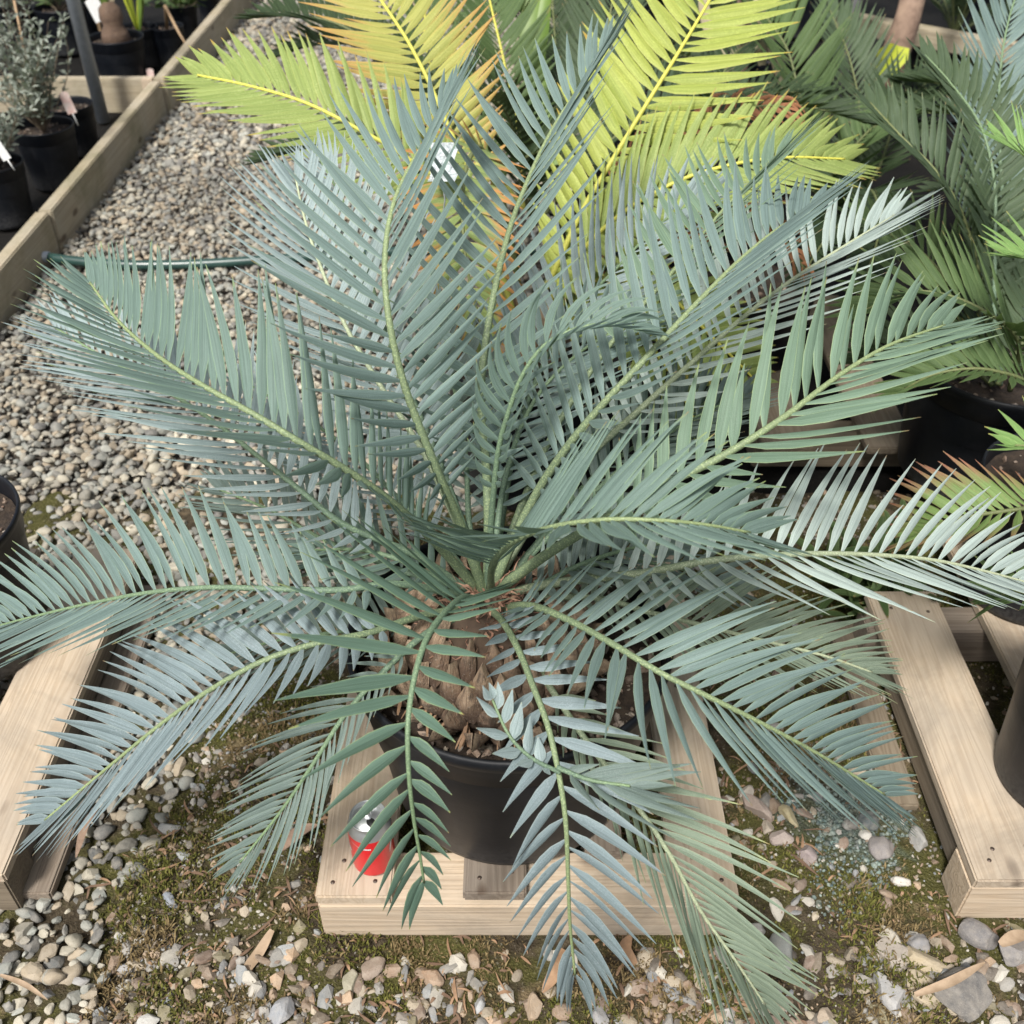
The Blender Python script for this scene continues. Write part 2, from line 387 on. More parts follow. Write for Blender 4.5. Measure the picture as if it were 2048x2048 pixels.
    o = mb.build(name, M[leaf], parent)
    if label: o['label'] = label
    rm.build('rachis', M[rach], o)
    return o
def reparent_fix(o): pass

# ------------------------------------------------------------------ ground
def plane(name, x0, x1, y0, y1, z, mat, nx=1, ny=1, fn=None, kind='structure'):
    vs = []; fs = []
    for j in range(ny+1):
        for i in range(nx+1):
            x = x0+(x1-x0)*i/nx; y = y0+(y1-y0)*j/ny
            vs.append((x, y, z + (fn(x, y) if fn else 0)))
    for j in range(ny):
        for i in range(nx):
            a = j*(nx+1)+i; fs.append((a, a+1, a+nx+2, a+nx+1))
    o = mk(name, vs, fs, mat); o['kind'] = kind; return o
def fabricmat():
    m, t, b, out = newmat('weed_fabric'); g = NG(t); obj = g.obj()
    n1 = g.noise(3, obj, 5, .6); n2 = g.noise(90, obj, 3, .6)
    w1 = g.n('ShaderNodeTexWave'); w1.inputs['Scale'].default_value = 60; g.lk(obj, w1.inputs['Vector'])
    col = g.mix(g.ramp(n1, .35, .7), (.005, .005, .005), (.012, .011, .010))
    col = g.mix(g.ramp(n2, .6, .75, 0, .3), col, (.07, .06, .045)); b.inputs['Specular IOR Level'].default_value = .15
    g.lk(col, b.inputs['Base Color']); b.inputs['Roughness'].default_value = .8; g.bump(g.math('ADD', n2, w1.outputs[1]), .3, .004, b); return m
def dirtmat():
    m, t, b, out = newmat('mossy_dirt'); g = NG(t); obj = g.obj()
    n1 = g.noise(5, obj, 6, .65, .4); n2 = g.noise(45, obj, 5, .7); n3 = g.noise(260, obj, 3, .7); n4 = g.noise(11, obj, 4, .6, .5)
    col = g.mix(g.ramp(n2, .35, .7), (.035, .027, .017), (.12, .095, .062))
    moss = g.mix(g.ramp(n3, .35, .7), (.05, .052, .015), (.15, .14, .045))
    col = g.mix(g.ramp(n1, .44, .56, 0, .9), col, moss)
    col = g.mix(g.ramp(n4, .6, .7, 0, .7), col, (.27, .2, .12))
    col = g.mix(g.ramp(n3, .62, .72, 0, .7), col, (.42, .39, .33))
    # teal algae stain on the ground right of the pallet
    sub = g.n('ShaderNodeVectorMath', operation='SUBTRACT'); g.lk(obj, sub.inputs[0]); sub.inputs[1].default_value = (.575, 1.04, 0)
    ln = g.n('ShaderNodeVectorMath', operation='LENGTH'); g.lk(sub.outputs[0], ln.inputs[0])
    k = g.ramp(g.math('ADD', ln.outputs['Value'], g.math('MULTIPLY', n4, .45)), .22, .34, .55, 0)
    col = g.mix(k, col, g.mix(g.ramp(n3, .35, .65), (.03, .065, .065), (.27, .36, .32)))
    g.lk(col, b.inputs['Base Color']); b.inputs['Roughness'].default_value = .95; b.inputs['Specular IOR Level'].default_value = .15
    g.bump(g.math('ADD', n2, g.math('MULTIPLY', n3, .6)), 1.0, .012, b); return m
M['fabric'] = fabricmat(); M['dirt'] = dirtmat()
M['under'] = simple('path_grit', (.035, .03, .024), .95, (.08, .065, .05), 60, bump=1, bd=.01)
plane('ground', -60, 60, -20, 120, -.012, M['fabric'])
def gh(x, y):
    return .016*noise.noise((x*4, y*4, 1)) + .007*noise.noise((x*14, y*14, 5)) + .004*noise.noise((x*45, y*45, 9)) + .006
plane('mossy_ground', -1.15, 1.25, .45, 1.95, .0, M['dirt'], 300, 190, gh)
plane('gravel_path_bed', -1.56, .12, 1.9, 10.5, -.004, M['under'])
plane('gravel_strip_bed', -1.56, -1.14, -.5, 1.9, -.004, M['under'])

# stones in bulk ------------------------------------------------------------
def ico(sub):
    bm = bmesh.new(); bmesh.ops.create_icosphere(bm, subdivisions=sub, radius=1)
    V = np.array([v.co[:] for v in bm.verts]); F = np.array([[v.index for v in f.verts] for f in bm.faces]); bm.free(); return V, F
def variants(sub, n, amp, angular=False):
    V, F = ico(sub); out = []
    for k in range(n):
        W_ = V.copy()
        if angular:
            for _ in range(9):
                nn = npr.normal(size=3); nn /= np.linalg.norm(nn); dd = npr.uniform(.45, .85)
                pr = W_@nn; ex = np.maximum(pr-dd, 0); W_ = W_-ex[:, None]*nn[None]
        else:
            for i in range(len(W_)):
                q = V[i]; W_[i] *= 1+amp*noise.noise((q[0]*1.3+k*7, q[1]*1.3, q[2]*1.3+k*3))
        out.append(W_)
    return out, F
def bulk(name, P, S, ROT, COL, sub=1, amp=.45, angular=False, label=None, cat=None, parent=None, smooth=None, mat=None):
    Vs, F = variants(sub, 14, amp, angular); nv = len(Vs[0]); nf = len(F); n = len(P)
    allv = np.empty((n*nv, 3)); 
    for i in range(n):
        v = Vs[i % 14]*S[i]; a, b, c = ROT[i]
        ca, sa = math.cos(a), math.sin(a); cb, sb = math.cos(b), math.sin(b); cc, s_c = math.cos(c), math.sin(c)
        Rx = np.array([[1, 0, 0], [0, cb, -sb], [0, sb, cb]]); Ry = np.array([[cc, 0, s_c], [0, 1, 0], [-s_c, 0, cc]]); Rz = np.array([[ca, -sa, 0], [sa, ca, 0], [0, 0, 1]])
        allv[i*nv:(i+1)*nv] = v@(Rz@Rx@Ry).T + P[i]
    if parent: allv -= np.array(wloc(parent))
    me = bpy.data.meshes.new(name); me.vertices.add(n*nv); me.vertices.foreach_set('co', allv.ravel())
    idx = (F[None]+(np.arange(n)*nv)[:, None, None]).reshape(-1)
    me.loops.add(len(idx)); me.loops.foreach_set('vertex_index', idx)
    me.polygons.add(n*nf); me.polygons.foreach_set('loop_start', np.arange(n*nf)*3)
    me.polygons.foreach_set('use_smooth', np.full(n*nf, (not angular) if smooth is None else smooth))
    ca_ = me.attributes.new('Col', 'FLOAT_COLOR', 'POINT')
    cc_ = np.ones((n*nv, 4)); cc_[:, :3] = np.repeat(COL, nv, axis=0); ca_.data.foreach_set('color', cc_.ravel())
    me.update(calc_edges=True); me.validate(); me.materials.append(mat or M['stone'])
    o = bpy.data.objects.new(name, me); sc.collection.objects.link(o)
    if parent: o.parent = parent
    return o
PAL = np.array([(.33, .30, .25), (.24, .225, .195), (.17, .165, .155), (.42, .375, .30), (.27, .215, .155), (.11, .11, .11), (.29, .29, .265), (.34, .27, .195), (.20, .205, .19)])
def pal(n, P=PAL): c = P[npr.randint(0, len(P), n)]; return np.clip(c*npr.uniform(.75, 1.2, (n, 1)), 0, .8)
pts = []; size = []
y = .45
def in_path(x, y):
    e = .07*noise.noise((x*3, y*3, 0))+.035*noise.noise((x*13, y*13, 4))
    if y < 1.25: return x < -.60+e-.06*(1.25-y)
    if y < 1.95: return x < -.60+(y-1.25)*.75+e
    return x < -.07+(y-1.95)*.14+e and x < .3
for layer in range(2):
    y = .47
    while y < 8.6:
        st = .0215 if y < 4 else .027
        x = -1.53
        while x < .3:
            xx = x+npr.uniform(-.5, .5)*st; yy = y+npr.uniform(-.5, .5)*st
            if in_path(xx, yy) and not (layer == 1 and npr.rand() < .3):
                pts.append((xx, yy, .004+layer*.010+npr.uniform(-.003, .004))); size.append(1.0 if y < 4 else 1.2)
            x += st
        y += st
pts = np.array(pts); n = len(pts); size = np.array(size)
a = np.clip(npr.lognormal(-4.58, .36, n), .004, .019)*size; S = np.stack([a*npr.uniform(1, 1.35, n), a*npr.uniform(.75, 1, n), a*npr.uniform(.45, .7, n)], 1)
rot = np.stack([npr.uniform(0, 6.28, n), npr.normal(0, .35, n), npr.normal(0, .35, n)], 1)
col = pal(n)*np.array([[1.04, 1.08, 1.06]])*np.array([1+.55*noise.noise((p[0]*2.2, p[1]*2.2, 12)) for p in pts])[:, None]
near = pts[:, 1] < 2.3
ang_ = npr.rand(n) < .7
for msk, sub_, an_, lab_ in ((near & ang_, 2, True, 'broken angular grey stones among the river gravel beside the pallet'), (~near & ang_, 1, True, 'broken angular grey stones along the far gravel path')):
    o = bulk('gravel', pts[msk], S[msk], rot[msk], col[msk], sub_, .5, an_, smooth=False); props(o, kind='stuff', label=lab_, cat='gravel')
near0 = near; near = near0 & ~ang_; far_ = ~near0 & ~ang_
o = bulk('gravel', pts[near], S[near], rot[near], col[near], 2, .5); props(o, kind='stuff', label='rounded grey and tan river gravel of the path beside the pallet', cat='gravel')
o = bulk('gravel', pts[far_], S[far_], rot[far_], col[far_], 1, .5); props(o, kind='stuff', label='rounded grey gravel of the path running away past the hose', cat='gravel')
# chips in the dirt
P = []; A = []
while len(P) < 15000:
    x, y = npr.uniform(-1.0, 1.2), npr.uniform(.5, 1.95)
    if in_path(x, y): 
        continue
    d = noise.noise((x*4.5, y*4.5, 3))
    edge = max(0, 1-abs(x+.60)/.30)+ (max(0, .82-y)/.2)*.8
    if npr.rand() > .20+d*.8+edge*.7: continue
    P.append((x, y, gh(x, y)+npr.uniform(-.001, .003))); A.append(npr.uniform(.0012, .0045) if npr.rand() < .88 else npr.uniform(.0045, .013+.007*(y < .85)))
P = np.array(P); A = np.array(A); n = len(P)
S = np.stack([A*npr.uniform(1, 1.5, n), A*npr.uniform(.7, 1, n), A*npr.uniform(.4, .8, n)], 1)
rot = np.stack([npr.uniform(0, 6.28, n), npr.normal(0, .4, n), npr.normal(0, .4, n)], 1)
PAL2 = np.array([(.32, .27, .20), (.27, .26, .24), (.14, .125, .11), (.36, .25, .16), (.42, .40, .35), (.22, .15, .10), (.22, .24, .25), (.12, .09, .06), (.17, .15, .08)])
o = bulk('stone_chips', P, S, rot, pal(n, PAL2), 1, .5, True); props(o, kind='stuff', label='small broken stone chips scattered over the mossy dirt', cat='stone chips')

n = 1700; th = npr.uniform(0, 6.28, n); rr = .125*npr.rand(n)**.6*(1+.35*np.sin(3*th+1)+.2*np.sin(5*th)); X = .585+rr*np.cos(th)*.9; Y_ = 1.04+rr*np.sin(th)*1.25
keep = X < .70; X = X[keep]; Y_ = Y_[keep]; n = len(X)
A = np.clip(npr.lognormal(-6.1, .45, n), .001, .006); P = np.array([(x, y, gh(x, y)+.001) for x, y in zip(X, Y_)])
o = bulk('stained_pebbles', P, np.stack([A*1.2, A, A*.7], 1), npr.uniform(0, 6.28, (n, 3)), pal(n, np.array([(.03, .07, .07), (.07, .13, .125), (.15, .22, .20), (.04, .085, .09), (.20, .26, .23), (.06, .09, .07)])), 1, .5, False)
props(o, kind='stuff', label='small teal stained pebbles on the ground right of the pallet', cat='stained pebbles')
# moss tufts ----------------------------------------------------------------
def mossmat():
    m, t, b, out = newmat('moss'); g = NG(t); lr = g.attr('lr'); lv = g.attr('lv'); br = g.attr('fv')
    col = g.mix(lr, (.055, .062, .014), (.17, .165, .045)); col = g.mix(br, col, g.mix(lr, (.10, .07, .035), (.25, .19, .095)))
    g.lk(col, b.inputs['Base Color']); b.inputs['Roughness'].default_value = .9; b.inputs['Specular IOR Level'].default_value = .1; return m
M['moss'] = mossmat()
mb = MB(); cnt = 0
while cnt < 42000:
    x, y = npr.uniform(-.95, 1.1), npr.uniform(.55, 1.75)
    if in_path(x+.02, y): continue
    q = noise.noise((x*6, y*6, 7)) + .5*noise.noise((x*17, y*17, 2))
    bare = noise.noise((x*5, y*5, 20))
    if q < -.12 + npr.normal(0, .12): continue
    front = max(0, min(1, (.88-y)/.15))
    brown = 1.0 if (noise.noise((x*7, y*7, 31)) > .22-.22*front) else (1.0 if npr.rand() < .15 else 0)
    if (x-.575)**2+(y-1.04)**2 < .012: continue
    z = gh(x, y)+npr.uniform(0, 1)*max(0, q)*.022-.001
    big = 2.2 if (brown and npr.rand() < .12) else 1
    for k in range(3):
        an = npr.uniform(0, 6.28); l = npr.uniform(.003, .0085)*big*(1+1.2*max(0, q)); wv = npr.uniform(.0007, .0016)*(1.2 if big > 1 else 1)
        dx, dy = math.cos(an), math.sin(an); tl = npr.uniform(.2, 1.0)
        tp = (x+dx*l*tl, y+dy*l*tl, z+l*npr.uniform(.4, 1)); lr = npr.rand()
        md = (x+dx*l*.5*tl-dy*wv, y+dy*l*.5*tl+dx*wv, z+l*.45); md2 = (x+dx*l*.5*tl+dy*wv, y+dy*l*.5*tl-dx*wv, z+l*.45)
        mb.add([(x, y, z-.001), md, tp, md2], [(0, 1, 2, 3)], lr=lr, lv=[0, .5, 1, .5], fv=brown)
    cnt += 1
o = mb.build('moss', M['moss'], smooth=False); props(o, kind='stuff', label='low olive and straw coloured moss growing over the dirt', cat='moss')
# dry litter strips ------------------------------------------------------------
mb = MB(); mb2 = MB()
for k in range(2600):
    x, y = npr.uniform(-.8, 1.1), .55+.8*npr.rand()**1.6
    if in_path(x+.05, y) and npr.rand() < .9: continue
    if noise.noise((x*6, y*6, 44)) < -.05: continue
    an = npr.uniform(0, 6.28); l = npr.uniform(.008, .03) if npr.rand() < .9 else npr.uniform(.03, .07); wv = npr.uniform(.0006, .003)
    z = gh(x, y)+.004; vs = []; fs = []; bend = npr.uniform(-.8, .8)
    px, py = x, y
    for j in range(5):
        aa = an+bend*j/4; wj = wv*math.sin((j+.6)/4.8*PI); zz = z+.006*math.sin(j/4*PI)*npr.uniform(.3, 1)
        vs += [(px-math.sin(aa)*wj, py+math.cos(aa)*wj, zz), (px+math.sin(aa)*wj, py-math.cos(aa)*wj, zz+npr.uniform(-.001, .001))]
        px += math.cos(aa)*l/4; py += math.sin(aa)*l/4
        if j < 4: fs.append((j*2, j*2+1, j*2+3, j*2+2))
    (mb if npr.rand() < .35 else mb2).add(vs, fs)
o = mb.build('leaf_litter', M['dry']); props(o, kind='stuff', label='tan shreds of dry leaf in the moss', cat='leaf litter')
M['darkbark'] = simple('dark_bark', (.10, .06, .038), .9, (.19, .12, .075), 60)
o = mb2.build('bark_litter', M['darkbark']); props(o, kind='stuff', label='dark brown shreds of bark in the moss', cat='bark litter')

P = []; A = []
while len(P) < 850:
    x, y = npr.uniform(-.62, 1.1), npr.uniform(.5, .80)
    dens = .9 if x > .2 else .55
    if npr.rand() < .12: x, y = npr.uniform(.36, .66), npr.uniform(.85, 1.5); dens = .5
    if in_path(x, y) or npr.rand() > dens: continue
    P.append((x, y, gh(x, y)+.002)); A.append(npr.uniform(.005, .019))
P = np.array(P); A = np.array(A); n = len(P)
o = bulk('rubble', P, np.stack([A*npr.uniform(1, 1.5, n), A*npr.uniform(.6, 1, n), A*npr.uniform(.35, .6, n)], 1), np.stack([npr.uniform(0, 6.28, n), npr.normal(0, .3, n), npr.normal(0, .3, n)], 1), pal(n, np.array([(.30, .25, .18), (.24, .165, .11), (.22, .215, .20), (.38, .36, .31), (.10, .085, .07), (.18, .19, .20), (.20, .14, .105)])), 2, .5, True)
props(o, kind='stuff', label='broken tan, brown and grey rubble along the front edge of the ground', cat='rubble')
# individual rocks -------------------------------------------------------------
def rock(u, v, sz, c, label, flat=.5, ang=True, asp=.7, rz=None, rounded=False):
    p = G(u, v, .012)
    col = np.array([c]); r1 = npr.randint(0, 14)
    a = sz/2
    Vs, F = variants(3, 1, .35, not rounded)
    vv = Vs[0]*np.array([a, a*asp, a*flat])
    for i in range(len(vv)):
        q = vv[i]/a; vv[i] *= 1+.05*noise.noise((q[0]*5+u, q[1]*5, q[2]*5+v))
    rz = npr.uniform(0, 6.28) if rz is None else rz; tl = npr.normal(0, .15)
    Rz = np.array([[math.cos(rz), -math.sin(rz), 0], [math.sin(rz), math.cos(rz), 0], [0, 0, 1]]); Rx = np.array([[1, 0, 0], [0, math.cos(tl), -math.sin(tl)], [0, math.sin(tl), math.cos(tl)]])
    vv = vv@(Rz@Rx).T
    me = bpy.data.meshes.new('rock'); me.from_pydata(vv.tolist(), [], F.tolist()); me.materials.append(M['stone'])
    me.polygons.foreach_set('use_smooth', [rounded]*len(me.polygons))
    at = me.attributes.new('Col', 'FLOAT_COLOR', 'POINT'); at.data.foreach_set('color', [*c, 1]*len(vv))
    o = bpy.data.objects.new('rock', me); sc.collection.objects.link(o); o.location = (p.x, p.y, gh(p.x, p.y)+a*flat*.45)
    props(o, label, 'rock', 'larger rocks lying on the mossy ground'); return o
GR = (.36, .36, .36); TN = (.46, .38, .27); PK = (.36, .28, .25); WH = (.55, .53, .48); DK = (.15, .145, .14); BR = (.34, .22, .14); BL = (.28, .32, .38)
ROCKS = [
 (1562, 1905, .085, (.33, .35, .33), 'pale grey green rock standing beside the white pebble, right of the wooden pallet front corner', .7, .5, 1.35),
 (1508, 1862, .05, (.62, .6, .55), 'smooth white oval pebble near the front right corner of the wooden pallet', .45, .5, .1),
 (1782, 1990, .095, (.42, .42, .42), 'light grey angular slab rock at the bottom edge of the photo', .5, .6, 1.9),
 (1850, 1975, .10, (.46, .38, .26), 'tan flat rock just right of the light grey slab', .45, .75, 2.2),
 (1922, 2000, .12, DK, 'dark brown mossy boulder in the bottom right corner', .7, .8, .4),
 (1835, 1925, .10, (.5, .41, .27), 'sandy yellow flat rock behind the tan flat rock', .4, .6, 2.7),
 (1785, 1910, .085, (.42, .37, .32), 'pinkish beige rock plate in the row of rocks before the right pallet', .4, .8, .7),
 (1955, 1870, .085, (.17, .165, .17), 'dark grey rock beneath the front beam of the right pallet', .6, .7, 2.6),
 (2020, 1900, .09, (.24, .23, .23), 'dark slate rock at the right edge of the photo', .5, .6, .9),
 (1838, 1890, .045, (.25, .25, .26), 'small dark grey round rock between the beige rock plates', .7, .8, 0),
 (1775, 1878, .06, (.5, .46, .38), 'cream wedge rock in the middle of the row of rocks', .5, .6, 2.4),
 (1510, 1625, .085, (.36, .28, .24), 'reddish brown long stone at the right side of the wooden pallet', .6, .4, 2.3),
 (1577, 1635, .06, (.42, .36, .2), 'yellowish mossy stone beside the reddish brown stone', .6, .55, 2.1),
 (1562, 1680, .055, (.38, .31, .28), 'pink grey square stone in the pile beside the pallet', .6, .8, .3),
 (1612, 1712, .06, (.33, .27, .27), 'mauve split stone at the lower right of the stone pile', .6, .75, 2.0),
 (1536, 1660, .04, (.4, .34, .27), 'small tan stone in the stone pile beside the pallet', .6, .8, 1),
 (1490, 1590, .05, (.45, .4, .34), 'pale stone by the edge of the pallet under the blue frond tips', .6, .7, 1),
 (1838, 1680, .065, (.40, .40, .39), 'upright pale grey stone left of the right pallet block', .7, .6, 1.5),
 (1735, 1665, .03, (.7, .68, .62), 'tiny bright white pebble on the teal stained ground', .6, .8, 0),
 (1802, 1758, .04, (.68, .65, .6), 'small white oval pebble below the teal stained ground', .5, .5, 2.8),
 (1765, 1690, .06, (.27, .25, .25), 'grey triangular stone on the teal stained ground', .6, .8, 1.2),
 (1740, 1640, .045, (.10, .13, .14), 'dark round stone on the teal stained ground', .7, .9, .1),
 (338, 1655, .05, (.42, .43, .42), 'pale grey flat stone lying alone on the dirt left of the pallet', .5, .7, .2),
 (340, 1798, .055, BL, 'blue grey jagged stone on the open dirt left of the pallet', .5, .5, 2.6),
 (575, 1905, .045, (.4, .42, .42), 'grey block stone on the moss before the pallet left corner', .7, .7, .3),
 (565, 2030, .065, (.32, .34, .37), 'blue grey rock at the bottom edge left of centre', .6, .7, .8),
 (245, 1930, .035, (.42, .42, .42), 'small light grey stone at the lower left on the dirt', .5, .6, .4),
 (158, 1960, .04, (.38, .38, .38), 'light grey wedge stone at the edge of the left gravel', .5, .6, .4),
 (300, 2040, .05, (.5, .5, .47), 'pale stone at the bottom edge in the left gravel', .5, .7, .4),
 (960, 2010, .04, (.45, .47, .48), 'small blue grey stone below the frond tips at the bottom edge', .6, .5, 1.4),
 (1070, 2010, .06, (.46, .34, .23), 'orange tan angular rock at the bottom edge under the longest frond', .6, .6, 1.2),
 (745, 1935, .06, (.30, .23, .18), 'brown rock in the moss just before the pallet', .5, .7, .6),
 (700, 1965, .05, (.33, .31, .22), 'olive stained rock before the pallet', .6, .7, 1.6),
 (860, 1950, .06, (.38, .25, .16), 'rusty brown stone in front of the pallet centre', .5, .6, 2.6),
 (1200, 2035, .05, (.33, .33, .34), 'grey rock at the bottom edge between the two long fronds', .6, .6, 2.0),
 (1650, 2030, .055, (.38, .3, .22), 'tan rock at the bottom edge left of the light grey slab', .5, .6, .2),
]
for (u, v, s, c, lb, fl, asp, rz) in ROCKS:
    rock(u, v, s*.82, tuple(x*.78 for x in c), lb, fl, True, asp, rz, rounded=('pebble' in lb or 'round' in lb))
# separate dry leaves and chips
def ribbon(pts, w, th=0, mb=None, upv=(0, 0, 1), taper=True, fold=.0, name=None):
    mb = mb or MB(); C, L = catmull(pts, 12); vs = []; fs = []
    for i, p in enumerate(C):
        t = (C[min(i+1, 11)]-C[max(i-1, 0)]).normalized(); s_ = t.cross(Vector(upv)).normalized(); x = i/11
        ww = w*(math.sin(PI*(.12+.86*x))**.7 if taper else 1); n = s_.cross(t)
        vs += [p-s_*ww+n*ww*fold, p, p+s_*ww+n*ww*fold]
        if i < 11: b = i*3; fs += [(b, b+1, b+4, b+3), (b+1, b+2, b+5, b+4)]
    mb.add(vs, fs, lu=[0, .5, 1]*12, lv=[i/11 for i in range(12) for _ in range(3)], lr=.5, fv=.5); return mb
def litter(px_, w, mat, label, cat='dry leaf', name='dry_leaf', fold=.4):
    pts = [G(u, v, z) for (u, v, z) in px_]
    mb = ribbon(pts, w, fold=fold); o = mb.build(name, mat, loc=tuple(pts[0])); props(o, label, cat); return o
litter([(545, 1860, .03), (520, 1905, .02), (492, 1945, .02), (488, 1985, .015)], .009, M['dryp'], 'curled tan strip of dry leaf standing on the moss left of the pallet corner')
litter([(195, 1615, .03), (172, 1650, .03), (152, 1715, .03)], .007, M['trunk'], 'narrow purple brown dry leaf on the left gravel')
litter([(0, 1950, .03), (50, 1970, .035), (95, 2000, .03)], .004, M['dryp'], 'thin pale twig in the left gravel corner', 'twig', 'twig')
litter([(1830, 1990, .05), (1900, 1965, .055), (1970, 1925, .05)], .007, M['dryp'], 'pale dry leaf blade across the rocks in the bottom right corner')
litter([(1130, 1900, .03), (1115, 1940, .04), (1085, 1985, .03)], .012, M['dry'], 'orange brown dry leaf under the hanging blue frond tips')
litter([(560, 1700, .03), (600, 1665, .03), (635, 1650, .03)], .012, M['trunk'], 'torn brown bark shred beside the left of the pallet', 'bark', 'bark_shred')
litter([(2000, 1890, .06), (2030, 1875, .06), (2060, 1868, .05)], .01, M['dryp'], 'pale dry leaf at the right edge under the pallet beam')
litter([(1270, 1930, .03), (1250, 1900, .03), (1262, 1870, .03)], .01, M['dry'], 'brown bark flake before the right half of the pallet', 'bark', 'bark_flake')

# ------------------------------------------------------------------ planks and pallets
def plank(name, parent, x0, x1, y0, y1, z0, z1, mat, bev=.003, rz=0):
    bm = bmesh.new(); bmesh.ops.create_cube(bm, size=1)
    lx, ly, lz = x1-x0, y1-y0, z1-z0; alongy = ly > lx
    a_, b_ = (ly, lx) if alongy else (lx, ly)
    bmesh.ops.scale(bm, vec=(a_, b_, lz), verts=bm.verts)
    cuts = max(2, int(a_/.06))
    bmesh.ops.bevel(bm, geom=list(bm.edges), offset=bev, segments=2, affect='EDGES')
    me = bpy.data.meshes.new(name); bm.to_mesh(me); bm.free(); me.materials.append(mat)
    o = bpy.data.objects.new(name, me); sc.collection.objects.link(o)
    c = Vector(((x0+x1)/2, (y0+y1)/2, (z0+z1)/2)); 
    if parent: o.parent = parent; c = c-wloc(parent)
    o.location = c; o.rotation_euler = (0, 0, (PI/2 if alongy else 0)+rz); return o
mp = thing('pallet', 'pale new pine pallet under the big blue cycad pot', 'pallet', (0, 1.2, 0))
plank('beam', mp, -.297, .347, .822, .915, .008, .098, M['wood'])
plank('beam', mp, -.297, .347, 1.20, 1.28, .008, .097, M['wood'])
plank('beam', mp, -.297, .347, 1.55, 1.63, .008, .098, M['wood'])
plank('deck_board', mp, -.299, -.183, .824, 1.63, .099, .121, M['wood'])
plank('deck_board', mp, .245, .345, .826, 1.63, .099, .121, M['wood'])
o = plank('deck_board', mp, -.075, .022, .83, 1.63, .099, .122, M['woodg']); o['label'] = 'darker weathered grey deck board beneath the pot'
plank('deck_board', mp, .115, .175, .90, 1.63, .099, .12, M['woodg'])
M['nail'] = simple('nail_head', (.10, .085, .075), .5, (.16, .11, .08), 200, .6)
def nails(par, spots):
    for (x, y, z) in spots:
        mb = MB(); tube(mb, [(x, y, z-.002), (x, y, z+.0009)], .0034, 10); mb.build('nail_head', M['nail'], par)
nails(mp, [(-.275, .848, .121), (-.262, .885, .121), (-.21, .85, .121), (-.222, .89, .121), (.27, .85, .121), (.282, .89, .121), (.322, .852, .121), (-.05, .855, .122), (0, .865, .122), (-.27, 1.24, .121), (.30, 1.24, .121)])
rp = thing('pallet', 'pale pine pallet at the right carrying black nursery pots', 'pallet', (1.1, 1.3, 0))
plank('deck_board', rp, .713, .85, .85, 1.49, .10, .122, M['wood'])
plank('stringer', rp, .722, .842, .93, 1.47, .03, .098, M['woodd'])
plank('beam', rp, .712, 1.5, .852, .925, .006, .098, M['wood'])
plank('deck_board', rp, .925, 1.05, .92, 1.70, .099, .121, M['wood'])
plank('deck_board', rp, 1.15, 1.28, .92, 1.70, .099, .121, M['woodg'])
plank('beam', rp, .70, 1.5, 1.40, 1.47, .008, .097, M['woodg'])
nails(rp, [(.745, .885, .122), (.757, .905, .122), (.82, .882, .122), (.812, .91, .122), (.75, 1.44, .122), (.82, 1.43, .122)])
plank('bottom_board', rp, .655, .712, 1.05, 1.50, .010, .028, M['woodd'])
lp = thing('pallet', 'pale pine pallet at the left edge under a black pot', 'pallet', (-1.0, 1.2, 0))
plank('deck_board', lp, -.92, -.785, .86, 1.62, .10, .122, M['wood'])
plank('stringer', lp, -.90, -.80, .94, 1.60, .03, .099, M['woodg'])
plank('bottom_board', lp, -.80, -.745, .88, 1.60, .012, .034, M['woodg'])
nails(lp, [(-.815, .89, .122), (-.87, .9, .122), (-.82, 1.54, .122)])
plank('block', lp, -.90, -.79, .862, .938, .012, .099, M['woodd'])
plank('beam', lp, -1.5, -.93, .87, .94, .01, .098, M['wood'])
plank('beam', lp, -1.5, -.93, 1.50, 1.58, .01, .098, M['woodg'])
plank('deck_board', lp, -1.13, -1.0, .87, 1.62, .10, .122, M['wood'])
bp = thing('pallet', 'dark weathered pallet in the shade behind the right black pots', 'pallet', (1.1, 2.3, 0))
plank('deck_board', bp, .60, .72, 1.98, 2.75, .10, .122, M['woodd'])
plank('beam', bp, .60, 1.7, 2.05, 2.13, .01, .098, M['woodd'])
plank('deck_board', bp, .85, .97, 1.98, 2.75, .10, .121, M['woodd'])

# timber edging ----------------------------------------------------------------
def edging(label, x0, x1, y0, y1, z1):
    o = plank('timber_edging', None, x0, x1, y0, y1, -.01, z1, M['woodw'], .004)
    props(o, label, 'timber edging', 'timber boards edging the gravel path'); return o
edging('nearest weathered timber board at the left edge of the gravel path', -1.60, -1.553, .2, 3.285, .148)
edging('long weathered timber board from the green hose to the cross board', -1.592, -1.545, 3.292, 4.68, .15)
edging('farthest timber board of the path edge running up to the top of the photo', -1.58, -1.53, 4.69, 9.5, .158)
edging('short cross timber board meeting the edging behind the silver shrub', -3.6, -1.595, 4.74, 4.785, .14)
o = plank('timber_post', None, -1.635, -1.585, 4.685, 4.735, -.01, .155, M['wood'], .003)
props(o, 'small square timber peg at the corner of the edging boards', 'timber peg')

# hose --------------------------------------------------------------------------
ht = thing('garden_hose', 'dark green garden hose lying straight across the gravel path', 'hose', (-1.1, 3.2, .03))
mb = MB(); hp, _ = catmull([G(92, 514, .045), G(150, 522, .04), G(260, 530, .035), G(400, 528, .032), G(600, 515, .035), G(760, 505, .03), G(900, 500, .03), G(1100, 502, .03), G(1400, 495, .03)], 60)
tube(mb, hp, .0165, 12); mb.build('hose_tube', M['hose'], ht)
mb = MB(); tube(mb, [hp[0]-Vector((.03, 0, 0)), hp[0]+Vector((.012, 0, 0))], .0185, 12); mb.build('hose_end', M['steelpipe'], ht)

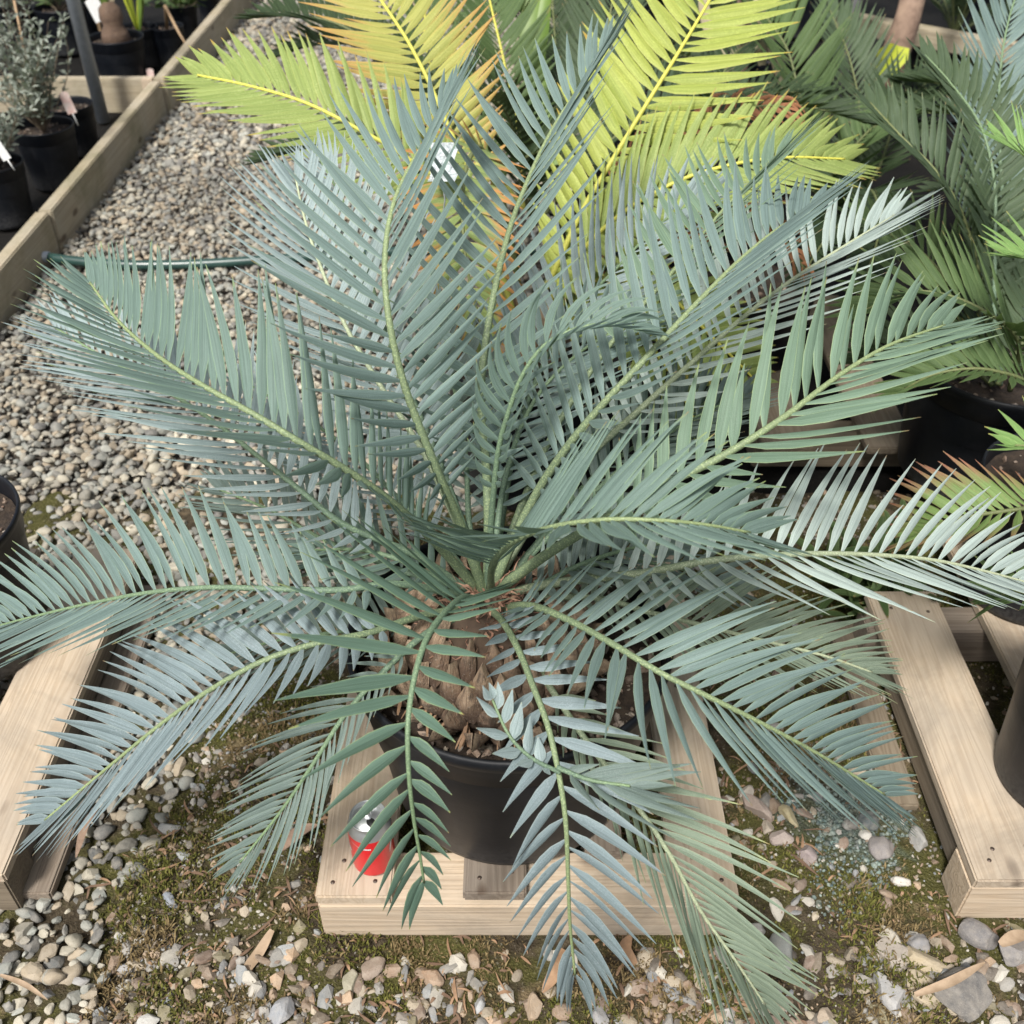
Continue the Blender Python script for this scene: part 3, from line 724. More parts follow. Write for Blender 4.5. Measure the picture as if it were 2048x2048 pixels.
# ------------------------------------------------------------------ pots
def pot(x, y, z, R, Hh, label, soil=True, seed=0, group=None, tilt=0, grit=120, fine=64):
    t = thing('plant_pot', label, 'plant pot', (x, y, z), group)
    r0 = R*.80; k = R/.228
    prof = [(0, .0), (r0*.93, .0), (r0*.985, .004), (r0, .015), (r0+(R*.93-r0)*.5, Hh*.45), (R*.935, Hh-.075*k**.5), (R*.938, Hh-.062*k**.5)]
    mb = lathe(prof, (x, y, z), fine, wob=.004); mb.build('pot_wall', M['pot'], t)
    h1 = Hh-.062*k**.5
    rim = [(R*.936, h1-.004), (R*.962, h1), (R*.967, Hh-.03*k), (R*.985, Hh-.022*k), (R, Hh-.012*k), (R*.998, Hh-.004*k), (R*.985, Hh), (R*.965, Hh-.002), (R*.955, Hh-.01), (R*.945, Hh-.07*k), (R*.90, Hh*.55)]
    lathe(rim, (x, y, z), fine, wob=.004).build('pot_rim', M['pot'], t)
    if soil:
        sz = Hh-.045*k-.01; vs = []; fs = []; nr = 14; na = 40
        vs.append(Vector((x, y, z+sz+.012)))
        for i in range(1, nr+1):
            for j in range(na):
                a = 2*PI*j/na; rr = R*.945*i/nr
                px, py = x+rr*math.cos(a), y+rr*math.sin(a)
                vs.append(Vector((px, py, z+sz+.010*noise.noise((px*25, py*25, seed)))))
        for j in range(na): fs.append((0, 1+j, 1+(j+1) % na))
        for i in range(nr-1):
            for j in range(na):
                a = 1+i*na+j; b = 1+i*na+(j+1) % na; fs.append((a, a+na, b+na, b))
        so = mk('soil', vs, fs, M['soil'], t)
        if grit:
            n = grit; a = npr.uniform(0, 6.28, n); rr = R*.9*np.sqrt(npr.rand(n)); s = npr.uniform(.002, .0085, n)*(1 if R < .15 else 1.15)
            Pp = np.stack([x+rr*np.cos(a), y+rr*np.sin(a), np.full(n, z+sz+.004)], 1)
            S_ = np.stack([s*npr.uniform(1, 1.6, n), s*npr.uniform(.7, 1, n), s*npr.uniform(.4, .8, n)], 1)
            g_ = bulk('grit', Pp, S_, npr.uniform(0, 6.28, (n, 3)), pal(n, np.array([(.22, .14, .10), (.27, .19, .14), (.16, .13, .11), (.26, .22, .17), (.08, .05, .04), (.12, .08, .06)])), 1, .5, True, parent=so)
            g_['kind'] = 'stuff'
    return t
PX, PY, PZ = -.003, 1.066, .122
pot(PX, PY, PZ, .244, .328, 'large black plastic pot holding the big blue cycad on the pine pallet', True, 1, grit=750, fine=96)

# ------------------------------------------------------------------ main cycad
CR = Vector((-.035, 1.045, .53))
mc = thing('cycad', 'large blue green cycad with arching spiky fronds in the centre pot', 'cycad', (CR.x, CR.y, .42))
# caudex: pineapple of leaf-base scales
def scalemat():
    m, t, b, out = newmat('leaf_base_scale'); g = NG(t); obj = g.obj(); lv = g.attr('lv'); lr = g.attr('lr'); lu = g.attr('lu')
    n1 = g.noise(55, obj, 5, .7); n2 = g.noise(300, obj, 3, .6)
    cw = g.n('ShaderNodeCombineXYZ'); g.lk(g.math('MULTIPLY', lu, 26), cw.inputs[0]); g.lk(g.math('MULTIPLY', lr, 50), cw.inputs[2]); g.lk(lv, cw.inputs[1])
    st = g.noise(1, cw.outputs[0], 2)
    col = g.mix(lr, (.32, .22, .145), (.50, .37, .25)); col = g.mix(g.ramp(n1, .45, .62, 0, .75), col, (.085, .07, .055))
    col = g.mix(g.ramp(st, .4, .7, 0, .5), col, (.16, .085, .05))
    col = g.mix(g.ramp(lv, .05, .4, .75, 0), col, (.10, .06, .04)); col = g.mix(g.ramp(lv, .75, 1.0, 0, .6), col, (.48, .37, .25)); col = g.mix(g.ramp(n2, .6, .7, 0, .5), col, (.5, .45, .38))  # brown woolly scale bases, darkened to paint shade into the gaps between scales; pale tips
    g.lk(col, b.inputs['Base Color']); b.inputs['Roughness'].default_value = .85; g.bump(g.math('ADD', g.math('ADD', n1, n2), st), .8, .004, b); return m
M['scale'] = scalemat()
body = [(0.05, -.03), (.128, -.01), (.147, .02), (.147, .05), (.127, .083), (.092, .112), (.047, .13), (.0, .135)]
cz = .415; ccx, ccy = -.03, 1.03
M['corebark'] = simple('dark_stem_bark', (.06, .04, .028), .95, (.11, .075, .05), 60)
lathe([(r*.93, z) for r, z in body], (ccx, ccy, cz), 40).build('caudex', M['corebark'], mc)
caud = mc.children[-1]
mb = MB(); gold = PI*(3-5**.5)
def bodyr(h):
    for i in range(len(body)-1):
        (r_a, z_a), (r_b, z_b) = body[i], body[i+1]
        if z_a <= h <= z_b: f = (h-z_a)/(z_b-z_a); return r_a+(r_b-r_a)*f, (r_b-r_a), (z_b-z_a)
    return 0.02, -1, .1
for k in range(96):
    h = -.010+.118*(k/96)**.9; a = k*gold; rr, dr_, dz_ = bodyr(h)
    nrmv = Vector((math.cos(a)*dz_, math.sin(a)*dz_, -dr_)).normalized(); upt = Vector((math.cos(a)*dr_, math.sin(a)*dr_, dz_)).normalized(); sv_ = nrmv.cross(upt)
    c = Vector((ccx+rr*.93*math.cos(a), ccy+rr*.93*math.sin(a), cz+h)); w_ = .0215*rnd.uniform(.85, 1.15)*(1-.35*k/96); l_ = .050*rnd.uniform(.85, 1.15)*(1-.2*k/96); o1 = .024*rnd.uniform(.8, 1.2)
    vs = []; lu = []; lv = []; fs = []
    rows = [(-.45, .45, -.2), (-.15, .9, .35), (.12, 1.0, .75), (.4, .82, 1.05), (.7, .45, 1.25), (1.0, .05, 1.3)]
    lr_ = rnd.random()
    for (yy, wx, ob) in rows:
        for j, xx in enumerate((-1, -.5, 0, .5, 1)):
            vs.append(c+upt*(yy*l_)+sv_*(xx*wx*w_)+nrmv*(ob*o1*(1-.75*xx*xx)+.002)); lu.append((xx+1)/2); lv.append(max(0, yy))
    for i in range(5):
        for j in range(4):
            b_ = i*5+j; fs.append((b_, b_+1, b_+6, b_+5))
    mb.add(vs, fs, lu=lu, lv=lv, lr=lr_)
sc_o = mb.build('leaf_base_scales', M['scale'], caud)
# woolly brown fibre at the crown and dead strips round the caudex
M['wool'] = simple('crown_wool', (.26, .13, .085), .9, (.40, .25, .17), 80)
mb = MB()
for k in range(420):
    a = rnd.uniform(0, 2*PI); r_ = rnd.uniform(.01, .095); hh = cz+.125-.75*(max(0, r_-.03))+rnd.uniform(-.01, .02)
    p = Vector((ccx+r_*math.cos(a), ccy+r_*math.sin(a), hh)); a2 = a+rnd.uniform(-1.2, 1.2); l = rnd.uniform(.02, .06)
    q = p+Vector((math.cos(a2)*l*.6, math.sin(a2)*l*.6, l*rnd.uniform(-.1, .8))); mid = (p+q)/2+Vector((rnd.uniform(-1, 1), rnd.uniform(-1, 1), 1))*.008
    ribbon([p, mid, q], rnd.uniform(.0008, .003), mb=mb, fold=.3, upv=(math.cos(a), math.sin(a), .3))
mb.build('crown_wool', M['wool'], mc)
mb = MB()
for k in range(90):
    a = rnd.uniform(0, 2*PI); r_ = rnd.uniform(.135, .17)
    p = Vector((ccx+r_*math.cos(a), ccy+r_*math.sin(a), cz+.008)); a2 = a+rnd.uniform(-.5, .5); l = rnd.uniform(.02, .06)
    q = p-Vector((math.cos(a2)*l*.6, math.sin(a2)*l*.6, -l*rnd.uniform(.1, .9)))
    ribbon([p, (p+q)/2+Vector((0, 0, .004)), q], rnd.uniform(.001, .003), mb=mb, fold=.3)
mb.build('dry_bracts', M['dry'], mc)
inw = tuple(CR)
def MF(P, **kw): return frond(mc, P, inw=inw, **kw)
b0 = (975, 1165, 1.43)
SHORTB = [(0, .28), (.15, .5), (.4, 1.0), (.65, 1.0), (.88, .75), (1, .45)]
# behind
MF([(982, 1172, 1.47), (1040, 850, 1.6), (1130, 650, 1.66), (1230, 540, 1.7), (1330, 440, 1.76), (1420, 390, 1.8)], leaf='silver', rach='rachd', L=.17, sp=.022)
MF([(982, 1172, 1.47), (1010, 960, 1.5), (1070, 800, 1.56), (1180, 690, 1.6), (1300, 640, 1.6)], leaf='blue', rach='rachd', L=.15)
MF([(971, 1172, 1.47), (870, 900, 1.52), (780, 690, 1.56), (730, 520, 1.6), (690, 410, 1.66), (640, 320, 1.72)], leaf='silver', rach='rachd', L=.15, wd=.006)
MF([(968, 1172, 1.47), (860, 930, 1.46), (760, 770, 1.46), (690, 650, 1.48), (640, 530, 1.5), (610, 440, 1.54), (590, 350, 1.6)], leaf='silver', rach='rachp', L=.16, s0=.25)
MF([(964, 1192, 1.47), (800, 1140, 1.5), (650, 1080, 1.56), (540, 1020, 1.6), (440, 980, 1.66)], leaf='dull', rach='rachd', L=.14)
MF([(985, 1192, 1.47), (1150, 1020, 1.52), (1290, 900, 1.56), (1400, 830, 1.62), (1490, 790, 1.68)], leaf='dull', rach='rachd', L=.14)
MF([(957, 1197, 1.47), (830, 1230, 1.5), (700, 1260, 1.56), (560, 1280, 1.62), (450, 1310, 1.68)], leaf='dull', rach='rachd', L=.13)
MF([(992, 1192, 1.47), (1180, 1130, 1.55), (1330, 1130, 1.6), (1480, 1180, 1.68)], leaf='dull', rach='rachd', L=.13)
MF([(985, 1172, 1.47), (1110, 980, 1.52), (1290, 810, 1.56), (1390, 720, 1.58), (1480, 640, 1.6), (1570, 570, 1.64), (1660, 510, 1.7), (1790, 430, 1.78)], leaf='bright', rach='rachp', L=.20, sp=.026, s0=.3, r0=.008, twt=-25)
MF([(982, 1172, 1.47), (1080, 920, 1.5), (1170, 760, 1.5), (1260, 640, 1.5), (1340, 550, 1.5), (1400, 475, 1.54), (1470, 395, 1.6), (1570, 305, 1.68)], leaf='green', L=.175, s0=.45, sp=.026, twt=-40)
MF([(965, 1190, 1.47), (880, 1080, 1.5), (800, 1000, 1.54), (700, 900, 1.6), (600, 830, 1.66), (500, 770, 1.72)], leaf='silver', rach='rachd', L=.15)
MF([(990, 1190, 1.47), (1080, 1080, 1.5), (1180, 960, 1.56), (1290, 880, 1.62), (1420, 800, 1.7)], leaf='blue', rach='rachd', L=.15)
MF([(975, 1190, 1.47), (940, 1060, 1.5), (930, 900, 1.55), (900, 740, 1.62), (870, 620, 1.7)], leaf='dull', rach='rachd', L=.13)
MF([(1000, 1195, 1.47), (1080, 1170, 1.44), (1160, 1130, 1.42), (1250, 1100, 1.44), (1340, 1085, 1.5)], leaf='dull', rach='rachd', L=.11, s0=.15)
MF([(945, 1195, 1.47), (880, 1160, 1.44), (800, 1120, 1.42), (720, 1100, 1.44), (620, 1100, 1.5)], leaf='teal', rach='rachd', L=.12, s0=.15, wd=.006)
# upper
MF([(975, 1187, 1.46), (977, 1060, 1.4), (973, 944, 1.38), (962, 790, 1.36), (975, 660, 1.36), (1003, 520, 1.38), (1040, 400, 1.43), (1110, 250, 1.52), (1215, 95, 1.62)], leaf='blue', L=.195, sp=.029, s0=.2, wd=.0082, r0=.008, lift=30, liftt=40, twt=-38)
MF([(968, 1187, 1.46), (925, 1060, 1.38), (870, 930, 1.3), (812, 780, 1.25), (780, 650, 1.22), (770, 520, 1.22), (790, 400, 1.25), (845, 290, 1.3), (905, 195, 1.36)], leaf='blue', L=.175, sp=.0225, s0=.24, r0=.0085, lift=28, liftt=40, twt=-38)
MF([(982, 1182, 1.46), (1060, 1010, 1.4), (1130, 900, 1.34), (1200, 815, 1.3), (1265, 745, 1.28), (1330, 675, 1.28), (1400, 600, 1.3), (1480, 520, 1.34), (1560, 455, 1.4), (1640, 410, 1.47)], leaf='blue', L=.185, sp=.025, s0=.2, wd=.0082, r0=.008, lift=28, twt=-30)
# curled young frond
MF([(975, 1172, 1.45), (985, 1010, 1.36), (997, 900, 1.31), (1015, 830, 1.28), (1045, 750, 1.25), (1090, 690, 1.23), (1150, 658, 1.22), (1220, 648, 1.22), (1290, 660, 1.24)], leaf='teal', rach='rachd', L=.085, wd=.0062, sp=.0215, s0=.33, curve=55, droop=0, lift=45, r0=.006)
# right
MF([(985, 1187, 1.46), (1100, 1105, 1.38), (1200, 1045, 1.32), (1320, 975, 1.26), (1440, 915, 1.24), (1560, 840, 1.24), (1680, 750, 1.28), (1780, 690, 1.33), (1890, 650, 1.41)], leaf='green', own=True, L=.19, sp=.0235, s0=.25, wd=.0088, r0=.009, lift=26, a1=44)
MF([(989, 1192, 1.47), (1120, 1165, 1.42), (1280, 1147, 1.38), (1420, 1122, 1.36), (1560, 1110, 1.36), (1700, 1108, 1.4), (1850, 1118, 1.45), (1960, 1140, 1.5), (2080, 1172, 1.56)], leaf='bright', rach='rachp', L=.175, sp=.0265, s0=.2, r0=.0075, wd=.0078)
MF([(992, 1202, 1.47), (1180, 1195, 1.45), (1300, 1225, 1.45), (1430, 1257, 1.46), (1550, 1287, 1.48), (1650, 1312, 1.5), (1745, 1345, 1.54)], leaf='sage', rach='rachp', L=.14, sp=.018, s0=.2, wd=.0055, a1=35)
MF([(992, 1217, 1.45), (1060, 1212, 1.36), (1130, 1237, 1.3), (1220, 1285, 1.24), (1320, 1345, 1.2), (1420, 1395, 1.2), (1520, 1445, 1.22), (1640, 1510, 1.27), (1770, 1590, 1.35)], leaf='blue', L=.155, sp=.0205, s0=.1, wd=.0075, r0=.0065)
# left
MF([(961, 1187, 1.46), (880, 1095, 1.37), (790, 1010, 1.28), (700, 945, 1.22), (600, 885, 1.18), (510, 830, 1.18), (400, 768, 1.2), (310, 708, 1.25), (235, 640, 1.31), (180, 565, 1.38)], leaf='teal', L=.172, sp=.0205, s0=.18, wd=.0082, r0=.0075, lift=30, twt=6)
MF([(954, 1192, 1.46), (830, 1110, 1.42), (690, 1050, 1.4), (600, 980, 1.4), (500, 900, 1.42), (430, 845, 1.45), (330, 780, 1.5), (200, 710, 1.58), (110, 655, 1.64)], leaf='silver', rach='rachd', L=.165, sp=.023, s0=.2)
MF([(950, 1197, 1.46), (800, 1168, 1.37), (680, 1180, 1.34), (550, 1178, 1.34), (420, 1175, 1.36), (300, 1185, 1.4), (180, 1207, 1.46), (60, 1235, 1.52), (-40, 1262, 1.6)], leaf='blue', rach='rachd', L=.17, sp=.0225, s0=.2, wd=.0085)
MF([(950, 1212, 1.46), (840, 1232, 1.39), (740, 1265, 1.34), (640, 1285, 1.31), (530, 1320, 1.3), (420, 1380, 1.32), (320, 1450, 1.36), (210, 1540, 1.42), (90, 1640, 1.5)], leaf='steel', rach='rach', L=.15, sp=.0215, s0=.2, wd=.0085)
# front
MF([(954, 1222, 1.45), (860, 1262, 1.4), (770, 1340, 1.37), (690, 1430, 1.37), (625, 1530, 1.38), (560, 1625, 1.41), (480, 1725, 1.45)], leaf='dull', rach='rachd', L=.125, sp=.018, s0=.25, wd=.0048, a1=32, a0=50)
MF([(989, 1222, 1.45), (1070, 1330, 1.4), (1150, 1450, 1.36), (1210, 1530, 1.34), (1280, 1620, 1.31), (1340, 1710, 1.3), (1400, 1820, 1.32), (1470, 1920, 1.35), (1530, 2010, 1.4)], leaf='sage', rach='rachp', L=.17, sp=.021, s0=.22, wd=.0058, a0=50, a1=32, a2=12, lift=42)
MF([(975, 1217, 1.45), (1003, 1240, 1.35), (1037, 1300, 1.29), (1067, 1375, 1.24), (1095, 1450, 1.21), (1116, 1540, 1.19), (1131, 1640, 1.19), (1136, 1750, 1.22), (1140, 1850, 1.27), (1150, 1950, 1.33)], leaf='steel', rach='rach', own=True, L=.14, sp=.0265, s0=.14, wd=.0085, r0=.006, lift=15, lopR=.72, a1=55, a2=16, lentab=[(0, .35), (.15, .6), (.4, .9), (.65, 1.0), (.88, .9), (1, .7)])
MF([(1120, 1545, 1.185), (1062, 1515, 1.18), (1018, 1470, 1.18), (985, 1400, 1.19)], leaf='silver', rach='rachd', own=True, L=.045, sp=.018, s0=.1, wd=.0075, r0=.003)
MF([(1115, 1535, 1.18), (1180, 1560, 1.16), (1260, 1572, 1.15)], leaf='dull', rach='rachd', own=True, L=.12, sp=.026, s0=.1, wd=.007, r0=.0035, a0=35, a1=25, a2=10)
MF([(968, 1207, 1.46), (930, 1195, 1.32), (890, 1225, 1.22), (853, 1278, 1.16), (828, 1360, 1.12), (816, 1450, 1.10), (818, 1550, 1.11), (828, 1640, 1.14), (840, 1710, 1.17), (848, 1765, 1.2)], leaf='deep', rach='rachd', own=True, L=.185, sp=.027, s0=.16, wd=.0085, r0=.0065, lift=30, liftt=15, a0=78, a1=66, a2=25, lopL=.52, lentab=[(0, .7), (.2, 1.0), (.42, .95), (.62, .6), (1, .48)])
MF([(982, 1187, 1.45), (985, 1130, 1.32), (1025, 1085, 1.2), (1100, 1055, 1.12), (1200, 1040, 1.07), (1300, 1040, 1.05), (1400, 1048, 1.07), (1500, 1065, 1.11)], leaf='teal', L=.14, sp=.0165, s0=.22, wd=.0075, r0=.006, lift=30, liftt=25, lentab=[(0, .8), (.2, 1.0), (.5, 1), (.8, .75), (1, .6)])

# ------------------------------------------------------------------ soda can
def can():
    c = G(755, 1722, .121); x, y, z = c.x-.004, c.y, .1225
    t = thing('soda_can', 'opened red drink can with silver lid on the left pallet board', 'drink can', (x, y, z))
    mb = lathe([(0, .003), (.022, .004), (.024, 0), (.027, .002), (.0325, .010), (.0331, .014), (.0331, .098)], (x, y, z), 48)
    mb.build('can_body', M['can_red'], t); bodyo = t.children[-1]
    lathe([(.0331, .098), (.0322, .103), (.0285, .111), (.0268, .1145), (.0264, .118), (.0275, .1185), (.0278, .1205), (.0268, .1215), (.0255, .1195), (.0248, .1155), (.0235, .1145), (.0228, .1165), (.0, .1165)], (x, y, z), 48).build('can_lid', M['can_al'], t)
    lid = t.children[-1]
    mb = MB(); n = 20
    def ell(cx, cy, a, b, z0, z1, rot):
        v = []
        for zz in (z0, z1):
            for k in range(n):
                q = 2*PI*k/n; ex, ey = a*math.cos(q), b*math.sin(q); v.append(Vector((x+cx+ex*math.cos(rot)-ey*math.sin(rot), y+cy+ex*math.sin(rot)+ey*math.cos(rot), z+zz)))
        return v, [tuple(range(n, 2*n))]+[(k, (k+1) % n, n+(k+1) % n, n+k) for k in range(n)]
    v, f = ell(.006, -.010, .0095, .0065, .1166, .1170, -.9); mb.add(v, f); mb.build('mouth_opening', M['can_hole'], lid)
    mb = MB(); v, f = ell(-.004, .006, .0125, .0075, .1172, .1182, -.9); mb.add(v, f); v, f = ell(-.008, .011, .0045, .0035, .1182, .1190, -.9); mb.add(v, f); mb.build('pull_tab', M['can_al'], lid)
    # print: white ribbon sweeps on the sides and a thin silver line with a short word-like bar
    mb = MB()
    def band(a0, a1, zf, wz, n=24):
        vs = []; fs = []
        for k in range(n+1):
            q = k/n; a = R_(a0+(a1-a0)*q); zz = zf(q); w2 = wz(q)
            for s in (-1, 1): vs.append(Vector((x+.0334*math.cos(a), y+.0334*math.sin(a), z+zz+s*w2)))
            if k < n: fs.append((2*k, 2*k+1, 2*k+3, 2*k+2))
        mb.add(vs, fs)
    band(-30, 30, lambda q: .055+.03*math.sin(q*PI*1.2), lambda q: .008*math.sin(PI*min(1, .2+q)))
    band(-178, -146, lambda q: .074-.016*q, lambda q: .005*math.sin(PI*(1-q*.9)))
    band(-138, -104, lambda q: .088-.006*q, lambda q: .0005)
    band(-102, -82, lambda q: .082, lambda q: .0016+.0006*math.sin(q*30))
    band(-130, -112, lambda q: .012, lambda q: .0004)
    mb.build('can_print', M['can_white'], bodyo)
can()

# ------------------------------------------------------------------ yellow cycad behind
yc = Vector((.03, 2.0, .42))
yp = thing('cycad', 'yellow lime cycad with broad bright fronds behind the blue cycad', 'cycad', yc)
def YF(P, **kw): 
    kw.setdefault('inw', tuple(yc)); return frond(yp, P, **kw)
Y = dict(L=.21, wd=.0105, sp=.024, a2=40, a1=62, nrm=(0, -.6, 1), rach='rachy', r0=.008, r1=.002, lift=8, liftt=20, s0=.12, seg=6)
yb = (1050, 640, 2.25)
YF([yb, (1100, 560, 2.15), (1160, 430, 2.08), (1225, 320, 2.04), (1295, 205, 2.02), (1360, 100, 2.03), (1425, -10, 2.08), (1480, -110, 2.15)], leaf='yellow', a0=66, **{**Y, 'L': .22, 'wd': .0125, 'sp': .0275, 'a1': 66, 'lift': 3})
YF([(1030, 640, 2.25), (975, 450, 2.2), (925, 320, 2.16), (872, 195, 2.14), (820, 90, 2.15), (765, 5, 2.18), (700, -90, 2.25)], leaf='orange', a0=75, **{**Y, 'L': .2, 's0': .3, 'a1': 66})
YF([(1020, 640, 2.25), (930, 420, 2.12), (820, 320, 2.05), (720, 260, 2.02), (610, 205, 2.02), (500, 172, 2.05), (395, 150, 2.1)], leaf='lime', **{**Y, 'L': .19, 's0': .25, 'a1': 48, 'a2': 22})
YF([(1080, 640, 2.25), (1150, 520, 2.1), (1240, 430, 2.0), (1350, 365, 1.96), (1460, 330, 1.95), (1570, 315, 1.98), (1690, 318, 2.05)], leaf='lime', **{**Y, 'L': .2, 's0': .1, 'r0': .007, 'a1': 46, 'a2': 22})
YF([(1045, 620, 2.25), (1010, 420, 2.1), (965, 300, 1.95), (935, 330, 1.85), (925, 420, 1.8), (935, 540, 1.82), (970, 680, 1.88)], leaf='rust', **{**Y, 'L': .13, 's0': .35, 'rach': 'rachk'})
YF([(1060, 620, 2.3), (1200, 560, 2.1), (1330, 590, 2.0), (1430, 680, 2.0), (1510, 760, 2.05)], leaf='lime', **{**Y, 'L': .14})
YF([(1080, 640, 2.3), (1240, 640, 2.12), (1330, 730, 2.05), (1390, 840, 2.1)], leaf='lime', **{**Y, 'L': .12})
YF([(1080, 620, 2.3), (1300, 480, 2.15), (1480, 430, 2.1), (1560, 470, 2.1), (1610, 540, 2.15)], leaf='dead', **{**Y, 'L': .12, 'curve': 50, 'jit': 14, 'wd': .005, 'droop': 40, 'rach': 'rachk', 'label': 'dead rust brown collapsed frond'})
YF([(1070, 600, 2.35), (1250, 330, 2.3), (1400, 240, 2.28), (1500, 215, 2.3), (1570, 215, 2.3), (1590, 250, 2.3)], leaf='dead', **{**Y, 'L': .10, 'curve': 70, 'jit': 18, 'wd': .0045, 'droop': 50, 'sp': .012, 's0': .4, 'rach': 'rachk', 'label': 'dead rust brown curled frond'})
pot(yc.x, yc.y+.03, .0, .19, .36, 'black pot of the yellow cycad hidden behind the blue fronds', True, 3, grit=60)
mb = MB()
for k in range(9):
    a = k*gold; tube(mb, [yc+Vector((math.cos(a)*.05, math.sin(a)*.05, -.1)), yc+Vector((math.cos(a)*.07, math.sin(a)*.07, .0)), yc+Vector((math.cos(a)*.05, math.sin(a)*.05, .08))], [.03, .032, .012], 7, lv=[0, .5, 1], lu=.5, lr=rnd.random())
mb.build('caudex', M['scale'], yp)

# foil label hanging in the yellow plant
lt = thing('foil_tag', 'crinkled silver foil plant tag between the blue fronds', 'plant tag', tuple(W(885, 320, 1.75)))
vs = []; fs = []
for j in range(7):
    for i in range(7):
        u = 858+54*i/6 + 4*math.sin(j*1.7); v = 285+78*j/6
        vs.append(W(u, v, 1.75+.006*noise.noise((i*.9, j*.9, 2))))
for j in range(6):
    for i in range(6): a = j*7+i; fs.append((a, a+1, a+8, a+7))
mk('tag_plate', vs, fs, M['foil'], lt, smooth=False)
mb = MB(); tube(mb, [W(885, 362, 1.75), W(890, 400, 1.78), W(880, 470, 1.82)], .0015, 6); mb.build('tag_wire', M['steelpipe'], lt)

# ------------------------------------------------------------------ fully described background plants
def plant(name, label, base, cat='cycad', group=None): return thing(name, label, cat, base, group)
def BF(par, P, **kw):
    kw.setdefault('rach', 'rachk'); kw.setdefault('seg', 4); kw.setdefault('s0', .12); kw.setdefault('inw', tuple(par.location)); return frond(par, P, **kw)
# dark green cycad left-behind the yellow one
g1 = plant('cycad', 'dark green cycad whose frond tips show over the gravel left of the yellow cycad', (-.15, 2.8, .35))
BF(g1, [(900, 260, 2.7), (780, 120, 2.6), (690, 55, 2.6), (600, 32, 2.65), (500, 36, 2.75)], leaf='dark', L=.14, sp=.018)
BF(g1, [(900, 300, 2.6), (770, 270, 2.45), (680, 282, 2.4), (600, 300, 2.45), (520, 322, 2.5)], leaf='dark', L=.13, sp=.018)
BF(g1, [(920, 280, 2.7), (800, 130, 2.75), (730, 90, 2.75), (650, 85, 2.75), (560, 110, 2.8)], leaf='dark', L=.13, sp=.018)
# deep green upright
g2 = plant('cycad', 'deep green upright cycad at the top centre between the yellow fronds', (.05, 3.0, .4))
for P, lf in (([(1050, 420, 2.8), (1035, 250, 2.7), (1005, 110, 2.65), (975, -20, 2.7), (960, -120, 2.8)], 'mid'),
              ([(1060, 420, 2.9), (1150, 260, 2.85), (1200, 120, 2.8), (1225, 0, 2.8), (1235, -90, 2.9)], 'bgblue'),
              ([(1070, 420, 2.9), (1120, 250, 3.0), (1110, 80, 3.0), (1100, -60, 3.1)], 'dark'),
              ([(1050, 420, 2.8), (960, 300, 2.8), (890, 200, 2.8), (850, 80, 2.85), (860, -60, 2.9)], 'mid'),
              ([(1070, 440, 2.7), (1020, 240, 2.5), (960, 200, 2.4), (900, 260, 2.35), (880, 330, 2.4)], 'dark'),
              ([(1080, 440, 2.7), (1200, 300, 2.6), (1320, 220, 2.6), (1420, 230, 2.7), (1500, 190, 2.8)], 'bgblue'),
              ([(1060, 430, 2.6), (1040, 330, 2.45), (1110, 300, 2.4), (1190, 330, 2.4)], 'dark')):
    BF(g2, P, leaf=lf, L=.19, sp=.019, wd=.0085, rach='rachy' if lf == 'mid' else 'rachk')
st = thing('strap_leaf_plant', 'bright lime strap leaf standing at the top centre', 'plant', tuple(W(1100, 420, 2.75)))
ribbon([W(1075, 200, 2.75), W(1062, 130, 2.72), W(1062, 40, 2.7), W(1058, -80, 2.7)], .03, mb=MB(), upv=(0, 1, .3), fold=.3).build('strap_leaf', M['strap'], st)
ribbon([W(1110, 330, 2.75), W(1075, 150, 2.72), W(1088, 40, 2.7), W(1100, -80, 2.7)], .022, mb=MB(), upv=(0, 1, .3), fold=.4).build('strap_leaf', M['strap'], st)

# curved green frond plant
g3 = plant('cycad', 'green cycad with a curved comb like frond left of the grey pole', (1.0, 3.9, .3))
for P, lf, L in (([(1690, 420, 3.2), (1640, 300, 3.1), (1600, 190, 3.05), (1575, 100, 3.05), (1530, 30, 3.1), (1480, -40, 3.2)], 'mid', .26),
              ([(1690, 420, 3.2), (1720, 250, 3.3), (1700, 120, 3.3), (1660, 20, 3.4)], 'bgblue', .2),
              ([(1700, 430, 3.1), (1760, 330, 3.0), (1800, 220, 3.1), (1870, 150, 3.2)], 'dark', .2),
              ([(1690, 430, 3.1), (1620, 380, 2.9), (1550, 360, 2.85), (1480, 390, 2.9)], 'dark', .18),
              ([(1700, 430, 3.1), (1740, 380, 2.8), (1760, 450, 2.6), (1730, 560, 2.5)], 'dark', .16),
              ([(1690, 430, 3.1), (1690, 330, 2.9), (1740, 260, 2.9), (1800, 230, 3.0)], 'mid', .15),
              ([(1700, 430, 3.1), (1650, 480, 2.6), (1600, 560, 2.5)], 'dark', .15)):
    BF(g3, P, leaf=lf, L=L, sp=.024, wd=.010)
# withered stalks behind
ws = thing('withered_plant', 'withered tan stalks and hanging dry leaves behind the lime frond', 'plant', tuple(G(1480, 180)))
for pts_, w_, m_ in (([W(1470, 200, 3.3), W(1490, 60, 3.3), W(1500, -60, 3.4)], .035, 'trunk'), ([W(1440, 190, 3.2), W(1475, 90, 3.2), W(1500, 0, 3.25)], .012, 'khaki'),
                     ([W(1525, 130, 3.1), W(1520, 60, 3.1), W(1505, -40, 3.15)], .022, 'khaki'), ([W(1570, 190, 3.3), W(1545, 100, 3.3), W(1530, 20, 3.3)], .014, 'khaki'), ([W(1450, 120, 3.2), W(1420, 60, 3.2), W(1400, -30, 3.3)], .02, 'khaki')):
    mb = ribbon(pts_, w_, upv=(0, 1, .2), fold=.5); mb.build('stalk', M[m_], ws)

